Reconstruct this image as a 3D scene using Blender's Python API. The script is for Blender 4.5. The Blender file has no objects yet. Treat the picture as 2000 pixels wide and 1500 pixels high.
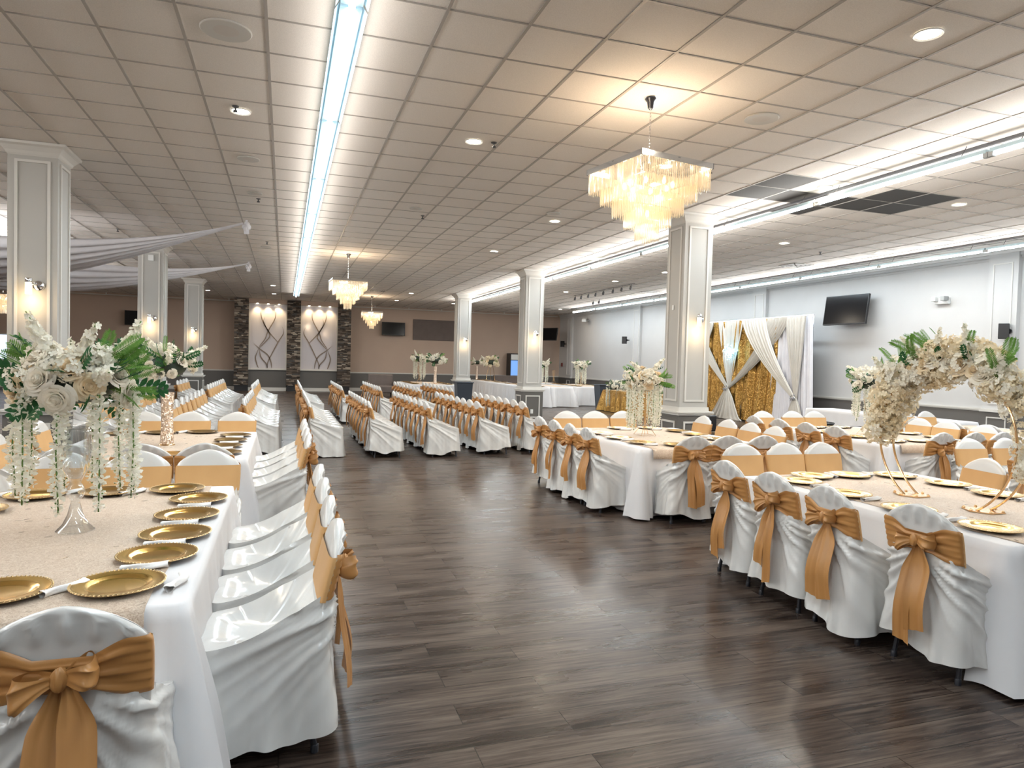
import bpy, bmesh, math, random
from math import sin, cos, pi, hypot, atan2, exp, sqrt, radians as R
from mathutils import Vector, Matrix, noise as mnoise
sc = bpy.context.scene
COL = sc.collection
rnd = random.Random(7)
CEIL = 4.056
TZ = 0.72

# ------------------------------------------------------------------ materials
def mat(name, base=(.8, .8, .8), rough=.5, metal=0., spec=.5, emis=None, es=0., trans=0., alpha=1., sheen=0., coat=0., sss=0.):
    m = bpy.data.materials.new(name); m.use_nodes = True
    b = m.node_tree.nodes['Principled BSDF']
    b.inputs['Base Color'].default_value = (*base, 1); b.inputs['Roughness'].default_value = rough
    b.inputs['Metallic'].default_value = metal; b.inputs['Specular IOR Level'].default_value = spec
    if emis: b.inputs['Emission Color'].default_value = (*emis, 1); b.inputs['Emission Strength'].default_value = es
    b.inputs['Transmission Weight'].default_value = trans; b.inputs['Alpha'].default_value = alpha
    b.inputs['Sheen Weight'].default_value = sheen; b.inputs['Coat Weight'].default_value = coat
    if sss:
        b.inputs['Subsurface Weight'].default_value = sss; b.inputs['Subsurface Radius'].default_value = (.02, .015, .01)
    return m
class NT:
    def __init__(s, m): s.m = m; s.t = m.node_tree; s.b = s.t.nodes['Principled BSDF']
    def n(s, typ, **kw):
        o = s.t.nodes.new(typ)
        for k, v in kw.items():
            if k in o.bl_rna.properties: setattr(o, k, v)
            else: o.inputs[k].default_value = v
        return o
    def l(s, a, b): s.t.links.new(a, b)
    def coord(s, kind='Object'): return s.n('ShaderNodeTexCoord').outputs[kind]
    def math(s, op, a, b=None):
        o = s.n('ShaderNodeMath', operation=op)
        for i, v in enumerate((a, b)):
            if v is None: continue
            if isinstance(v, (int, float)): o.inputs[i].default_value = v
            else: s.l(v, o.inputs[i])
        return o.outputs[0]
    def ramp(s, fac, stops):
        o = s.n('ShaderNodeValToRGB'); e = o.color_ramp.elements
        while len(e) < len(stops): e.new(.5)
        for i, (p, c) in enumerate(stops): e[i].position = p; e[i].color = (*c, 1)
        s.l(fac, o.inputs[0]); return o.outputs[0]
    def bump(s, h, strength=.3, dist=.01):
        o = s.n('ShaderNodeBump'); o.inputs['Strength'].default_value = strength; o.inputs['Distance'].default_value = dist
        s.l(h, o.inputs['Height']); s.l(o.outputs[0], s.b.inputs['Normal'])
    def noise(s, vec, scale, detail=3, rough=.5, dist=0.):
        o = s.n('ShaderNodeTexNoise', Scale=scale, Detail=detail, Roughness=rough, Distortion=dist); s.l(vec, o.inputs['Vector']); return o.outputs['Fac']
    def mapping(s, vec, scale=(1, 1, 1), rot=(0, 0, 0), loc=(0, 0, 0)):
        o = s.n('ShaderNodeMapping'); o.inputs['Scale'].default_value = scale; o.inputs['Rotation'].default_value = rot; o.inputs['Location'].default_value = loc
        s.l(vec, o.inputs['Vector']); return o.outputs[0]
MT = {}
def fabric(name, c1, c2, rough, bumpscale=60, spec=.5, sheen=0., bs=.12, low=4.0):
    m = mat(name, c1, rough, spec=spec, sheen=sheen); t = NT(m)
    v = t.coord()
    t.l(t.ramp(t.noise(v, low, 3), [(.3, c1), (.7, c2)]), t.b.inputs['Base Color'])
    t.bump(t.noise(v, bumpscale, 3), bs, .004)
    return m
MT['satin'] = fabric('ivory_satin', (.70, .69, .665), (.64, .63, .61), .24, 11, spec=1., bs=.5)
MT['sash'] = fabric('gold_satin', (.50, .245, .08), (.43, .205, .065), .36, 18, spec=.55, bs=.3)
MT['band'] = fabric('gold_spandex', (.62, .365, .155), (.56, .32, .13), .5, 120, spec=.3, bs=.06)
MT['cloth'] = fabric('white_polyester', (.72, .71, .715), (.67, .66, .67), .6, 40, spec=.25, bs=.12, low=2.5)
MT['napkin'] = fabric('white_napkin', (.82, .80, .78), (.75, .73, .71), .75, 90, spec=.2, bs=.3)
MT['sheer'] = fabric('cream_chiffon', (.70, .66, .60), (.64, .61, .555), .75, 50, spec=.2)
MT['swag'] = fabric('white_chiffon', (.80, .79, .82), (.73, .72, .76), .8, 30, spec=.1)
MT['white_trim'] = mat('white_trim_paint', (.62, .605, .57), .45)
MT['dark_paint'] = mat('charcoal_wall_paint', (.115, .108, .10), .5)
MT['black'] = mat('black_plastic', (.012, .012, .014), .42)
MT['leg'] = mat('dark_steel', (.03, .032, .04), .4, .4)
MT['chrome'] = mat('chrome', (.8, .82, .85), .08, 1.)
MT['gold_metal'] = mat('gold_metal', (.86, .58, .32), .18, 1.)
MT['screen'] = mat('tv_screen', (.005, .005, .006), .2, spec=.25)
MT['whiteplastic'] = mat('white_plastic', (.75, .76, .75), .4)
MT['greyplastic'] = mat('grey_plastic', (.35, .36, .36), .45)
MT['tube'] = mat('fluorescent_tube', (.9, .95, 1), .5, emis=(.80, .93, 1.), es=9.)
MT['housing'] = mat('fixture_white', (.55, .72, .80), .35)
MT['lens'] = mat('lamp_lens', (1, .95, .85), .5, emis=(1., .93, .80), es=14.)
MT['lens_off'] = mat('lamp_lens_unlit', (.62, .58, .54), .5)
MT['bulb'] = mat('warm_bulb', (1, .8, .5), .5, emis=(1., .78, .48), es=6.)
MT['led'] = mat('cool_led', (.7, .9, 1), .5, emis=(.30, .75, 1.), es=5.)
MT['sconce_glass'] = mat('bubble_glass', (1, .85, .6), .3, emis=(1., .80, .50), es=2.2)
MT['dark_tile'] = mat('dark_ceiling_tile', (.035, .032, .03), .7)
MT['greydark'] = mat('track_metal', (.07, .07, .075), .5)
MT['red'] = mat('red_enamel', (.18, .03, .025), .5)
MT['bin'] = mat('grey_bin_plastic', (.035, .045, .06), .5)
MT['bag'] = mat('black_bag', (.01, .01, .012), .3)
MT['board'] = fabric('acoustic_felt', (.17, .14, .13), (.15, .125, .115), .9, 200, spec=.1)
MT['branch'] = mat('bronze_blade', (.21, .16, .125), .4, .3)
MT['coolerblue'] = mat('blue_cooler_panel', (.05, .12, .4), .3, emis=(.25, .5, 1.), es=.5)
MT['pane_bright'] = mat('window_pane_daylight', (.6, .7, .8), .1, emis=(.7, .8, .95), es=.9)
MT['stem'] = mat('green_stem', (.10, .19, .035), .55)
# charger gold
m = mat('charger_gold', (.80, .52, .16), .20, 1.); t = NT(m); t.bump(t.noise(t.coord(), 9, 3), .12, .01); MT['plate'] = m
m = mat('charger_rim', (.62, .45, .24), .3, 1.); MT['rim'] = m
# leaves and petals
def petal(name, c1, c2):
    m = mat(name, c1, .6, spec=.25); t = NT(m); v = t.coord()
    t.l(t.ramp(t.noise(v, 22, 2), [(.35, c1), (.65, c2)]), t.b.inputs['Base Color'])
    tr = t.n('ShaderNodeBsdfTranslucent'); tr.inputs[0].default_value = (*c1, 1)
    mx = t.n('ShaderNodeMixShader'); mx.inputs[0].default_value = .28
    out = t.t.nodes['Material Output']; t.l(t.b.outputs[0], mx.inputs[1]); t.l(tr.outputs[0], mx.inputs[2]); t.l(mx.outputs[0], out.inputs[0])
    return m
MT['rose'] = petal('cream_rose_petal', (.90, .77, .56), (.86, .68, .45))
MT['rosewhite'] = petal('white_rose_petal', (.92, .87, .77), (.87, .80, .68))
MT['blossom'] = petal('white_blossom', (.90, .87, .78), (.86, .80, .66))
MT['creamblossom'] = petal('cream_blossom', (.88, .79, .61), (.84, .72, .50))
MT['strand'] = petal('hanging_petal', (.93, .91, .84), (.90, .88, .74))
MT['fern'] = petal('fern_green', (.10, .24, .04), (.18, .34, .07))
MT['leaf'] = petal('dark_leaf', (.02, .085, .03), (.035, .13, .04))
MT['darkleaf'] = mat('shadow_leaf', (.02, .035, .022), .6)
# clear glass
m = mat('clear_glass', (1, 1, 1), .03, spec=1.); t = NT(m)
gl = t.n('ShaderNodeBsdfGlossy'); gl.inputs[0].default_value = (1, 1, 1, 1); gl.inputs['Roughness'].default_value = .03
tp = t.n('ShaderNodeBsdfTransparent'); tp.inputs[0].default_value = (.93, .95, .96, 1); lw = t.n('ShaderNodeLayerWeight', Blend=.5); mx = t.n('ShaderNodeMixShader')
t.l(lw.outputs['Facing'], mx.inputs[0]); t.l(tp.outputs[0], mx.inputs[1]); t.l(gl.outputs[0], mx.inputs[2]); t.l(mx.outputs[0], t.t.nodes['Material Output'].inputs[0])
MT['glass'] = m
# crystal prisms
m = mat('crystal', (.95, .90, .82), .06, spec=1.); t = NT(m)
tr = t.n('ShaderNodeBsdfTranslucent'); tr.inputs[0].default_value = (1, .86, .62, 1)
tp = t.n('ShaderNodeBsdfTransparent'); tp.inputs[0].default_value = (1, .97, .9, 1)
m1 = t.n('ShaderNodeMixShader'); m1.inputs[0].default_value = .22; m2 = t.n('ShaderNodeMixShader'); m2.inputs[0].default_value = .58
t.l(t.b.outputs[0], m1.inputs[1]); t.l(tr.outputs[0], m1.inputs[2]); t.l(m1.outputs[0], m2.inputs[1]); t.l(tp.outputs[0], m2.inputs[2]); t.l(m2.outputs[0], t.t.nodes['Material Output'].inputs[0])
MT['crystal'] = m
# floor planks (running across the hall)
m = mat('plank_floor', (.1, .08, .07), .3); t = NT(m); v = t.coord()
br = t.n('ShaderNodeTexBrick'); br.offset = .37; br.inputs['Scale'].default_value = 1.; br.inputs['Brick Width'].default_value = 1.22; br.inputs['Row Height'].default_value = .18
br.inputs['Mortar Size'].default_value = .0022; br.inputs['Mortar Smooth'].default_value = .1; br.inputs['Color1'].default_value = (.2, .2, .2, 1); br.inputs['Color2'].default_value = (.8, .8, .8, 1); br.inputs['Mortar'].default_value = (0, 0, 0, 1)
t.l(v, br.inputs['Vector'])
bm = t.n('ShaderNodeVectorMath', operation='MULTIPLY_ADD'); t.l(br.outputs['Color'], bm.inputs[0]); bm.inputs[1].default_value = (7., 3., 0); t.l(v, bm.inputs[2])
g = t.noise(t.mapping(bm.outputs[0], (1.3, 22, 1)), 2.2, 7, .68, .12)
g2 = t.noise(t.mapping(bm.outputs[0], (.8, 4.2, 1)), 1.5, 3, .5)
mix = t.math('ADD', t.math('MULTIPLY', g, .66), t.math('ADD', t.math('MULTIPLY', br.outputs['Color'], .10), t.math('MULTIPLY', g2, .40)))
colr = t.ramp(mix, [(.40, (.009, .006, .005)), (.50, (.028, .019, .016)), (.58, (.062, .044, .035)), (.70, (.12, .092, .073))])
mx = t.n('ShaderNodeMixRGB'); mx.blend_type = 'MULTIPLY'; mx.inputs[0].default_value = .75
sub = t.math('SUBTRACT', 1., br.outputs['Fac']); t.l(colr, mx.inputs[1]); t.l(sub, mx.inputs[2]); t.l(mx.outputs[0], t.b.inputs['Base Color'])
rr = t.ramp(g2, [(.3, (.24, .24, .24)), (.7, (.34, .34, .34))]); t.l(rr, t.b.inputs['Roughness']); t.b.inputs['Specular IOR Level'].default_value = .22
t.bump(t.math('ADD', t.math('MULTIPLY', g, .12), sub), .12, .002)
MT['floor'] = m
def paint(name, c, rough=.6):
    m = mat(name, c, rough, spec=.3); t = NT(m); v = t.coord()
    c2 = tuple(x * .95 for x in c)
    t.l(t.ramp(t.noise(v, 1.3, 3), [(.3, c), (.7, c2)]), t.b.inputs['Base Color']); t.bump(t.noise(v, 160, 2), .06, .002)
    return m
MT['wall_grey'] = paint('light_grey_paint', (.54, .535, .53))
MT['wall_taupe'] = paint('taupe_paint', (.50, .385, .31))
MT['column_paint'] = paint('column_grey_paint', (.46, .45, .425))
# ceiling tile: fine fissured
m = mat('mineral_tile', (.86, .82, .77), .85, spec=.2); t = NT(m); v = t.coord()
t.l(t.ramp(t.noise(v, 130, 4, .7), [(.35, (.78, .74, .695)), (.6, (.88, .835, .785))]), t.b.inputs['Base Color']); t.bump(t.noise(v, 200, 3), .25, .002)
MT['tile'] = m
MT['tbar'] = mat('grid_bar', (.42, .39, .36), .5)
# champagne lace runner
m = mat('champagne_lace', (.74, .60, .46), .45, spec=.6); t = NT(m); v = t.coord()
vo = t.n('ShaderNodeTexVoronoi', Scale=42.); t.l(v, vo.inputs['Vector'])
n1 = t.noise(v, 62, 5, .75, 2.2)
t.l(t.ramp(n1, [(.38, (.52, .37, .26)), (.47, (.66, .51, .385)), (.60, (.80, .67, .54))]), t.b.inputs['Base Color'])
t.l(t.ramp(vo.outputs['Color'], [(.0, (.55, .55, .55)), (.85, (.5, .5, .5)), (.95, (.12, .12, .12))]), t.b.inputs['Roughness'])
t.l(t.ramp(vo.outputs['Color'], [(.93, (0, 0, 0)), (.97, (.7, .7, .7))]), t.b.inputs['Metallic'])
t.bump(n1, .8, .01); MT['runner'] = m
def sequin(name, c1, c2, scale):
    m = mat(name, c1, .28, .85); t = NT(m); v = t.coord()
    vo = t.n('ShaderNodeTexVoronoi', Scale=scale); t.l(v, vo.inputs['Vector'])
    t.l(t.ramp(vo.outputs['Color'], [(.2, c2), (.8, c1)]), t.b.inputs['Base Color'])
    # random facet tilt
    vm = t.n('ShaderNodeVectorMath', operation='SUBTRACT'); t.l(vo.outputs['Color'], vm.inputs[0]); vm.inputs[1].default_value = (.5, .5, .5)
    vs = t.n('ShaderNodeVectorMath', operation='SCALE'); t.l(vm.outputs[0], vs.inputs[0]); vs.inputs['Scale'].default_value = 1.1
    ge = t.n('ShaderNodeNewGeometry'); va = t.n('ShaderNodeVectorMath', operation='ADD'); t.l(ge.outputs['Normal'], va.inputs[0]); t.l(vs.outputs[0], va.inputs[1])
    vn = t.n('ShaderNodeVectorMath', operation='NORMALIZE'); t.l(va.outputs[0], vn.inputs[0]); t.l(vn.outputs[0], t.b.inputs['Normal'])
    return m
MT['sequin'] = sequin('gold_sequin', (.66, .40, .12), (.34, .18, .04), 95.)
MT['glitter'] = sequin('champagne_glitter', (.92, .78, .64), (.6, .45, .35), 110.)
MT['silverglitter'] = sequin('silver_glitter', (.8, .8, .82), (.3, .3, .32), 60.)
# frosted display panel
m = mat('frosted_panel', (.60, .57, .60), .07, spec=.8); MT['frost'] = m
for i, c in enumerate([(.045, .036, .030), (.085, .065, .052), (.15, .115, .09), (.26, .21, .165), (.42, .36, .29), (.10, .095, .09)]):
    MT['stone%d' % i] = fabric('ledge_stone_%d' % i, c, tuple(x * .8 for x in c), .8, 60, spec=.3, bs=.5, low=9)

# ------------------------------------------------------------------ mesh helpers
class MB:
    def __init__(s): s.v = []; s.f = []; s.m = []; s.mats = []; s.cur = 0
    def use(s, name):
        if name not in s.mats: s.mats.append(name)
        s.cur = s.mats.index(name); return s
    def add(s, vs, fs, M=None):
        o = len(s.v)
        s.v += [tuple(M @ Vector(p)) for p in vs] if M is not None else [tuple(p) for p in vs]
        s.f += [tuple(o + i for i in f) for f in fs]; s.m += [s.cur] * len(fs); return s
    def box(s, c, d, M=None):
        x, y, z = (q / 2 for q in d); cx, cy, cz = c
        vs = [(cx + a * x, cy + b * y, cz + e * z) for e in (-1, 1) for b in (-1, 1) for a in (-1, 1)]
        return s.add(vs, [(0, 2, 3, 1), (4, 5, 7, 6), (0, 1, 5, 4), (2, 6, 7, 3), (0, 4, 6, 2), (1, 3, 7, 5)], M)
    def b2(s, x0, x1, y0, y1, z0, z1): return s.box(((x0 + x1) / 2, (y0 + y1) / 2, (z0 + z1) / 2), (x1 - x0, y1 - y0, z1 - z0))
    def grid(s, fn, nu, nv, cu=False, cv=False, M=None):
        vs = [fn(i / (nu if cu else nu - 1), j / (nv if cv else nv - 1)) for j in range(nv) for i in range(nu)]
        fs = []
        for j in range(nv if cv else nv - 1):
            for i in range(nu if cu else nu - 1):
                a = j * nu + i; b = j * nu + (i + 1) % nu; c = ((j + 1) % nv) * nu + (i + 1) % nu; d = ((j + 1) % nv) * nu + i
                fs.append((a, b, c, d))
        return s.add(vs, fs, M)
    def lathe(s, prof, n=24, M=None, cap=True):
        vs = [(r * cos(2 * pi * i / n), r * sin(2 * pi * i / n), z) for (r, z) in prof for i in range(n)]
        fs = [(j * n + i, j * n + (i + 1) % n, (j + 1) * n + (i + 1) % n, (j + 1) * n + i) for j in range(len(prof) - 1) for i in range(n)]
        if cap:
            if prof[0][0] > 1e-5: fs.append(tuple(range(n - 1, -1, -1)))
            if prof[-1][0] > 1e-5: fs.append(tuple((len(prof) - 1) * n + i for i in range(n)))
        return s.add(vs, fs, M)
    def tube(s, pts, r, n=8, closed=False, cap=True, M=None):
        pts = [Vector(p) for p in pts]; k = len(pts); vs = []
        rr = r if callable(r) else (lambda t: r)
        up = Vector((0, 0, 1)); prevx = None
        for i, p in enumerate(pts):
            d = (pts[(i + 1) % k] - pts[i - 1]) if closed else (pts[min(i + 1, k - 1)] - pts[max(i - 1, 0)])
            d.normalize()
            x = prevx if prevx is not None else (up.cross(d) if abs(d.z) < .95 else Vector((1, 0, 0)))
            x = (x - d * x.dot(d)).normalized(); prevx = x; y = d.cross(x)
            q = rr(i / max(1, k - 1))
            vs += [p + (x * cos(2 * pi * j / n) + y * sin(2 * pi * j / n)) * q for j in range(n)]
        fs = []
        for i in range(k if closed else k - 1):
            for j in range(n):
                a = i * n; b = ((i + 1) % k) * n
                fs.append((a + j, a + (j + 1) % n, b + (j + 1) % n, b + j))
        if cap and not closed: fs += [tuple(range(n - 1, -1, -1)), tuple((k - 1) * n + j for j in range(n))]
        return s.add(vs, fs, M)
    def sphere(s, c, r, n=10, M=None, sq=(1, 1, 1)):
        prof = [(sin(pi * i / n), -cos(pi * i / n)) for i in range(n + 1)]; n2 = n + 4
        vs = [(c[0] + r * sq[0] * q * cos(2 * pi * i / n2), c[1] + r * sq[1] * q * sin(2 * pi * i / n2), c[2] + r * sq[2] * z) for q, z in prof for i in range(n2)]
        fs = [(j * n2 + i, j * n2 + (i + 1) % n2, (j + 1) * n2 + (i + 1) % n2, (j + 1) * n2 + i) for j in range(n) for i in range(n2)]
        return s.add(vs, fs, M)
    def mesh(s, name, smooth=True, auto=None):
        me = bpy.data.meshes.new(name); me.from_pydata(s.v, [], s.f)
        for q in s.mats: me.materials.append(MT[q])
        me.polygons.foreach_set('material_index', s.m)
        me.polygons.foreach_set('use_smooth', [smooth] * len(s.f))
        me.update()
        if smooth and auto is not None: me.set_sharp_from_angle(angle=R(auto))
        return me
def obj(name, mb, material=None, parent=None, smooth=True, auto=40, loc=None, rot=None, bevel=0):
    if isinstance(mb, MB):
        if material:
            mb.mats = [material]; mb.m = [0] * len(mb.f)
        me = mb.mesh(name, smooth, auto)
    else: me = mb
    o = bpy.data.objects.new(name, me); COL.objects.link(o)
    if parent: o.parent = parent
    if loc: o.location = loc
    if rot: o.rotation_euler = rot
    if bevel:
        md = o.modifiers.new('bevel', 'BEVEL'); md.width = bevel; md.segments = 2; md.limit_method = 'ANGLE'
    return o
def tag(o, label=None, cat=None, group=None, kind=None):
    if label: o['label'] = label
    if cat: o['category'] = cat
    if group: o['group'] = group
    if kind: o['kind'] = kind
    return o
def empty(name, loc=(0, 0, 0), rz=0., scale=1.):
    o = bpy.data.objects.new(name, None); COL.objects.link(o); o.empty_display_size = .1
    o.location = loc; o.rotation_euler = (0, 0, rz); o.scale = (scale,) * 3; return o
def copy_tree(o, parent=None, skip=()):
    c = o.copy(); COL.objects.link(c)
    if parent is not None: c.parent = parent
    for ch in o.children:
        if ch.name.split('.')[0] in skip: continue
        copy_tree(ch, c, skip)
    return c
def struct(name, mb, material=None, **kw):
    o = obj(name, mb, material, **kw); o['kind'] = 'structure'; return o
def rotz(a): return Matrix.Rotation(a, 4, 'Z')
def aim(d, at=(0, 0, 0), roll=0., s=1.):
    "matrix whose +Z points along d"
    d = Vector(d).normalized(); q = d.to_track_quat('Z', 'Y')
    return Matrix.Translation(at) @ q.to_matrix().to_4x4() @ Matrix.Rotation(roll, 4, 'Z') @ Matrix.Scale(s, 4)
ORD = ['first', 'second', 'third', 'fourth', 'fifth', 'sixth', 'seventh', 'eighth', 'ninth', 'tenth', 'eleventh', 'twelfth', 'thirteenth', 'fourteenth']
def smooth(x): x = max(0., min(1., x)); return x * x * (3 - 2 * x)

# ------------------------------------------------------------------ chair
def per(s, hx=.217, yf=.235, yb=-.232, rc=.055):
    "rounded rectangle perimeter starting at rear centre going to +x; returns point, normal, arc distance from rear centre"
    w = 2 * (hx - rc); h = (yf - yb) - 2 * rc; q = pi * rc / 2; L = 2 * w + 2 * h + 4 * q
    d = s * L; segs = [('l', w / 2), ('c', q), ('l', h), ('c', q), ('l', w), ('c', q), ('l', h), ('c', q), ('l', w / 2)]
    x, y, a = 0., yb, 0.
    for k, (ty, ln) in enumerate(segs):
        e = min(d, ln)
        if ty == 'l': x += cos(a) * e; y += sin(a) * e
        else:
            cx, cy = x - sin(a) * rc, y + cos(a) * rc; a2 = a + e / rc
            x, y = cx + sin(a2) * rc, cy - cos(a2) * rc; a = a2
        d -= ln
        if d <= 0: break
    return x, y, sin(a), -cos(a), min(s, 1 - s) * L
def lean(z): return -.195 - max(0., z - .44) * .235
def backw(z):
    if z < .785: return .200 + .012 * smooth((z - .45) / .3)
    t = (z - .785) / .119
    return .212 * max(0., 1 - t ** 1.55) ** .66
def cover_mesh(seed, hem=.10):
    r = random.Random(seed); ph = [r.uniform(0, 6.3) for _ in range(8)]; mb = MB(); NU = 190; NT_ = 44; NI = 14
    hh = [r.uniform(-.03, .035) for _ in range(4)]
    side = r.uniform(-.1, .1)
    def topz(y, rear):
        f = (.235 - y) / .467
        return .468 + .225 * max(0., min(1., f)) ** 2.1
    def skirt(s, t):
        x, y, nx, ny, u = per(s)
        zt = topz(y, 0); zb = hem + .03 * sin(s * 2 * pi * 2 + ph[0]) + hh[int(s * 4) % 4] * .0 + .015 * sin(s * 2 * pi * 5 + ph[1]) + .03 * max(0., ny) * 0
        zb = max(.012, zb)
        z = zb + (zt - zb) * t
        low = 1 - t
        sgn = 1 if s < .5 else -1
        v = .66 - z; dist = hypot(u, v); phi = atan2(v, u + .02)
        pq = max(phi, 0.) ** .72
        w1 = sin(15 * pq + ph[2] + sgn * .7 + 1.5 * sin(3 * phi + ph[3])); w2 = sin(33 * pq + ph[4] + sgn + 1.2 * sin(5 * phi + ph[5]))
        fold = (1 - abs(w1)) ** 1.6 * 1.7 - .6 + .4 * ((1 - abs(w2)) ** 1.5 * 1.6 - .6)
        amp = .0185 * smooth((dist - .03) / .12) * exp(-(dist / .62) ** 2) * (.55 + .9 * exp(-(phi / .55) ** 2)) * (1 if y < .19 else .4) * smooth(t * 14) * (1 - .9 * smooth((t - .80) / .15) * (1 if y < -.12 else .4))
        d = fold * amp + low ** 1.4 * (.035 + .03 * (-ny if ny < 0 else 0)) + low * low * .012 * sin(s * 2 * pi * 9 + ph[5]) + .006 * low * sin(s * 2 * pi * 17 + ph[6])
        d += .012 * sin(pi * t) * (1 - abs(nx)) * (1 if ny < 0 else .2) - .016 * smooth((t - .82) / .12) * smooth((-.05 - y) / .12)
        y2 = y + (lean(z) - lean(.44)) * smooth((-.05 - y) / .15) if z > .44 else y
        return (x + nx * d, y2 + ny * d, z)
    mb.grid(skirt, NU, NT_, cu=True)
    def inner(s, t):
        x, y, z = skirt(s, 1.); px, py, nx, ny, u = per(s)
        k = 1 - .93 * t
        zz = .452 + (z - .452) * max(0., 1 - t * 1.25) ** 1.7
        zz += .012 * sin(pi * min(1, t * 2)) * (1 if py > .1 else 0)
        zz += .0045 * (1 - abs(sin(13 * y + 9 * abs(x) + ph[7]))) ** 1.5 * sin(pi * min(1, t * 1.3)) if t < .76 else 0
        cy = .03
        return (x * k, cy + (y - cy) * k, zz)
    mb.grid(inner, NU, NI, cu=True)
    mb.f.append(tuple(len(mb.v) - NU + i for i in range(NU))); mb.m.append(mb.cur)
    # back slab
    NZ = 26; NA = 88
    def slab(a, t):
        z = .43 + (.9035 - .43) * (1 - (1 - t) ** 1.35)
        w = backw(z); th = .024 * (1 if z < .86 else max(.25, sqrt(max(0., 1 - ((z - .86) / .046) ** 2))))
        front = a < .5; lin = 1 - 4 * a if front else 4 * a - 3; q = sin(pi / 2 * lin); x = w * q; cy = (1 if front else -1) * sqrt(max(0., 1 - abs(q) ** 7)); yy = th * cy
        if cy < 0 and z > .6: yy += -(.017 * (1 - abs(sin(34 * x / (.45 + 1.5 * (z - .6)) + ph[1]))) ** 1.3) * smooth((z - .795) / .02) * min(1., abs(cy) * 2) * smooth((.893 - z) / .03) + .008 * smooth((z - .74) / .1) * smooth((.893 - z) / .02) - .002
        return (x, lean(z) + yy, z)
    mb.grid(slab, NA, NZ, cu=True)
    mb.f.append(tuple(len(mb.v) - NA + i for i in range(NA))); mb.m.append(mb.cur)
    return mb.use('satin').mesh('cover', True, None)
def fix(mb, name): mb.mats = [name]; mb.m = [0] * len(mb.f); return mb
def band_mesh(seed):
    r = random.Random(seed); p1, p2 = r.uniform(0, 6), r.uniform(0, 6); mb = MB()
    def f(a, t, front):
        an = pi * a if front else pi + pi * a
        cx, cy = cos(an), sin(an); w = .215; z0, z1 = .615, .795
        x = w * (abs(cx) ** .35) * (1 if cx > 0 else -1)
        if front:
            z = z0 + (z1 - z0) * t; yy = .0305 * abs(cy) ** .5
        else:
            pin = smooth(abs(x) / .17) if abs(x) < .17 else 1; half = .032 + .058 * pin
            zc = .715 - .01 * (1 - pin); z = zc + (t * 2 - 1) * half
            yy = -.032 * abs(cy) ** .5 - (1 - pin) * .012 - .006 * sin(t * 19 + p1 + x * 6) * smooth((.2 - abs(x)) / .1) - .003 * sin(t * 37 + p2)
        return (x * (backw(z) + .006) / .215, lean(z) + yy, z)
    mb.use('band').grid(lambda a, t: f(a, t, True), 22, 9)
    mb.use('sash').grid(lambda a, t: f(a, t, False), 40, 19)
    return mb.mesh('sash_band', True, None)
def bow_mesh(seed):
    r = random.Random(seed); mb = MB(); zk = .715; y0 = lean(zk) - .05; tw = r.uniform(-.35, .35)
    Mt = Matrix.Translation((0, y0, zk)) @ Matrix.Rotation(tw, 4, 'Y')
    for sd in (-1, 1):
        L = r.uniform(.085, .12); up = r.uniform(-.1, .35)
        def loop(a, w, sd=sd, L=L, up=up):
            q = sin(pi * a); hw = .012 + .036 * q
            x = sd * L * q ** .8 * (1 - .12 * (w - .5) ** 2 * 4); y = -.014 - .040 * sin(2 * pi * a) - .016 * q
            z = (w * 2 - 1) * hw * (1 + .18 * sin(a * 8 + sd)) + x * sd * up - .020 * q * q + .007 * sin(w * 11 + 4 * a) * q; y += .006 * sin(w * 13 + a * 5) * q
            return (x, y, z)
        mb.grid(loop, 26, 14, M=Mt)
    def knot(a, t):
        an = 2 * pi * a; tt = pi * t; rr = .019 * sin(tt) ** .5 * (1 + .16 * sin(an * 5 + t * 6) + .10 * sin(an * 9 - t * 4))
        return (rr * cos(an) * 1.1 + .006 * (t - .5), -.022 + rr * sin(an) * .8, -.036 + .072 * t)
    mb.grid(knot, 26, 12, cu=True, M=Mt)
    return fix(mb, 'sash').mesh('bow', True, None)
def tail_mesh(seed, sd, length):
    r = random.Random(seed); mb = MB(); zk = .70; p = [r.uniform(0, 6) for _ in range(3)]; drift = sd * r.uniform(.0, .035); wmax = r.uniform(.042, .056)
    def f(w, t):
        z = zk - t * length; hw = .014 + (wmax - .014) * smooth(t * 3.2)
        ww = w * 2 - 1
        x = sd * .012 + drift * t + sd * .016 * smooth(t * 3) + ww * hw
        y = lean(max(.44, zk)) - .045 - .03 * t * 0 + (.0 if z > .44 else 0) - .010 * cos(ww * 2.4 + p[0]) * smooth(t * 4) - .007 * sin(7 * t + p[1]) - .004 * sin(ww * 8 + p[2]) - (.006 if sd > 0 else 0)
        return (x, y + .005 - .052 * smooth(t * 1.3), z + .012 * ww * sd * (t > .95))
    mb.grid(f, 9, 22)
    me = fix(mb, 'sash').mesh('sash_tail', True, None); return me
VAR = []
def leg_mb(sx, sy):
    mb = MB(); mb.tube([(sx * .165, sy * .15, .43), (sx * .175, sy * .175, .2), (sx * .185, sy * .195 + (-.01 if sy < 0 else 0), .012)], .0125, 8)
    mb.lathe([(.016, 0), (.016, .03), (.013, .034)], 8, Matrix.Translation((sx * .185, sy * .195 + (-.01 if sy < 0 else 0), 0))); return mb
legs = [fix(leg_mb(sx, sy), 'leg').mesh('leg', True, 40) for sx in (-1, 1) for sy in (-1, 1)]
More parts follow.
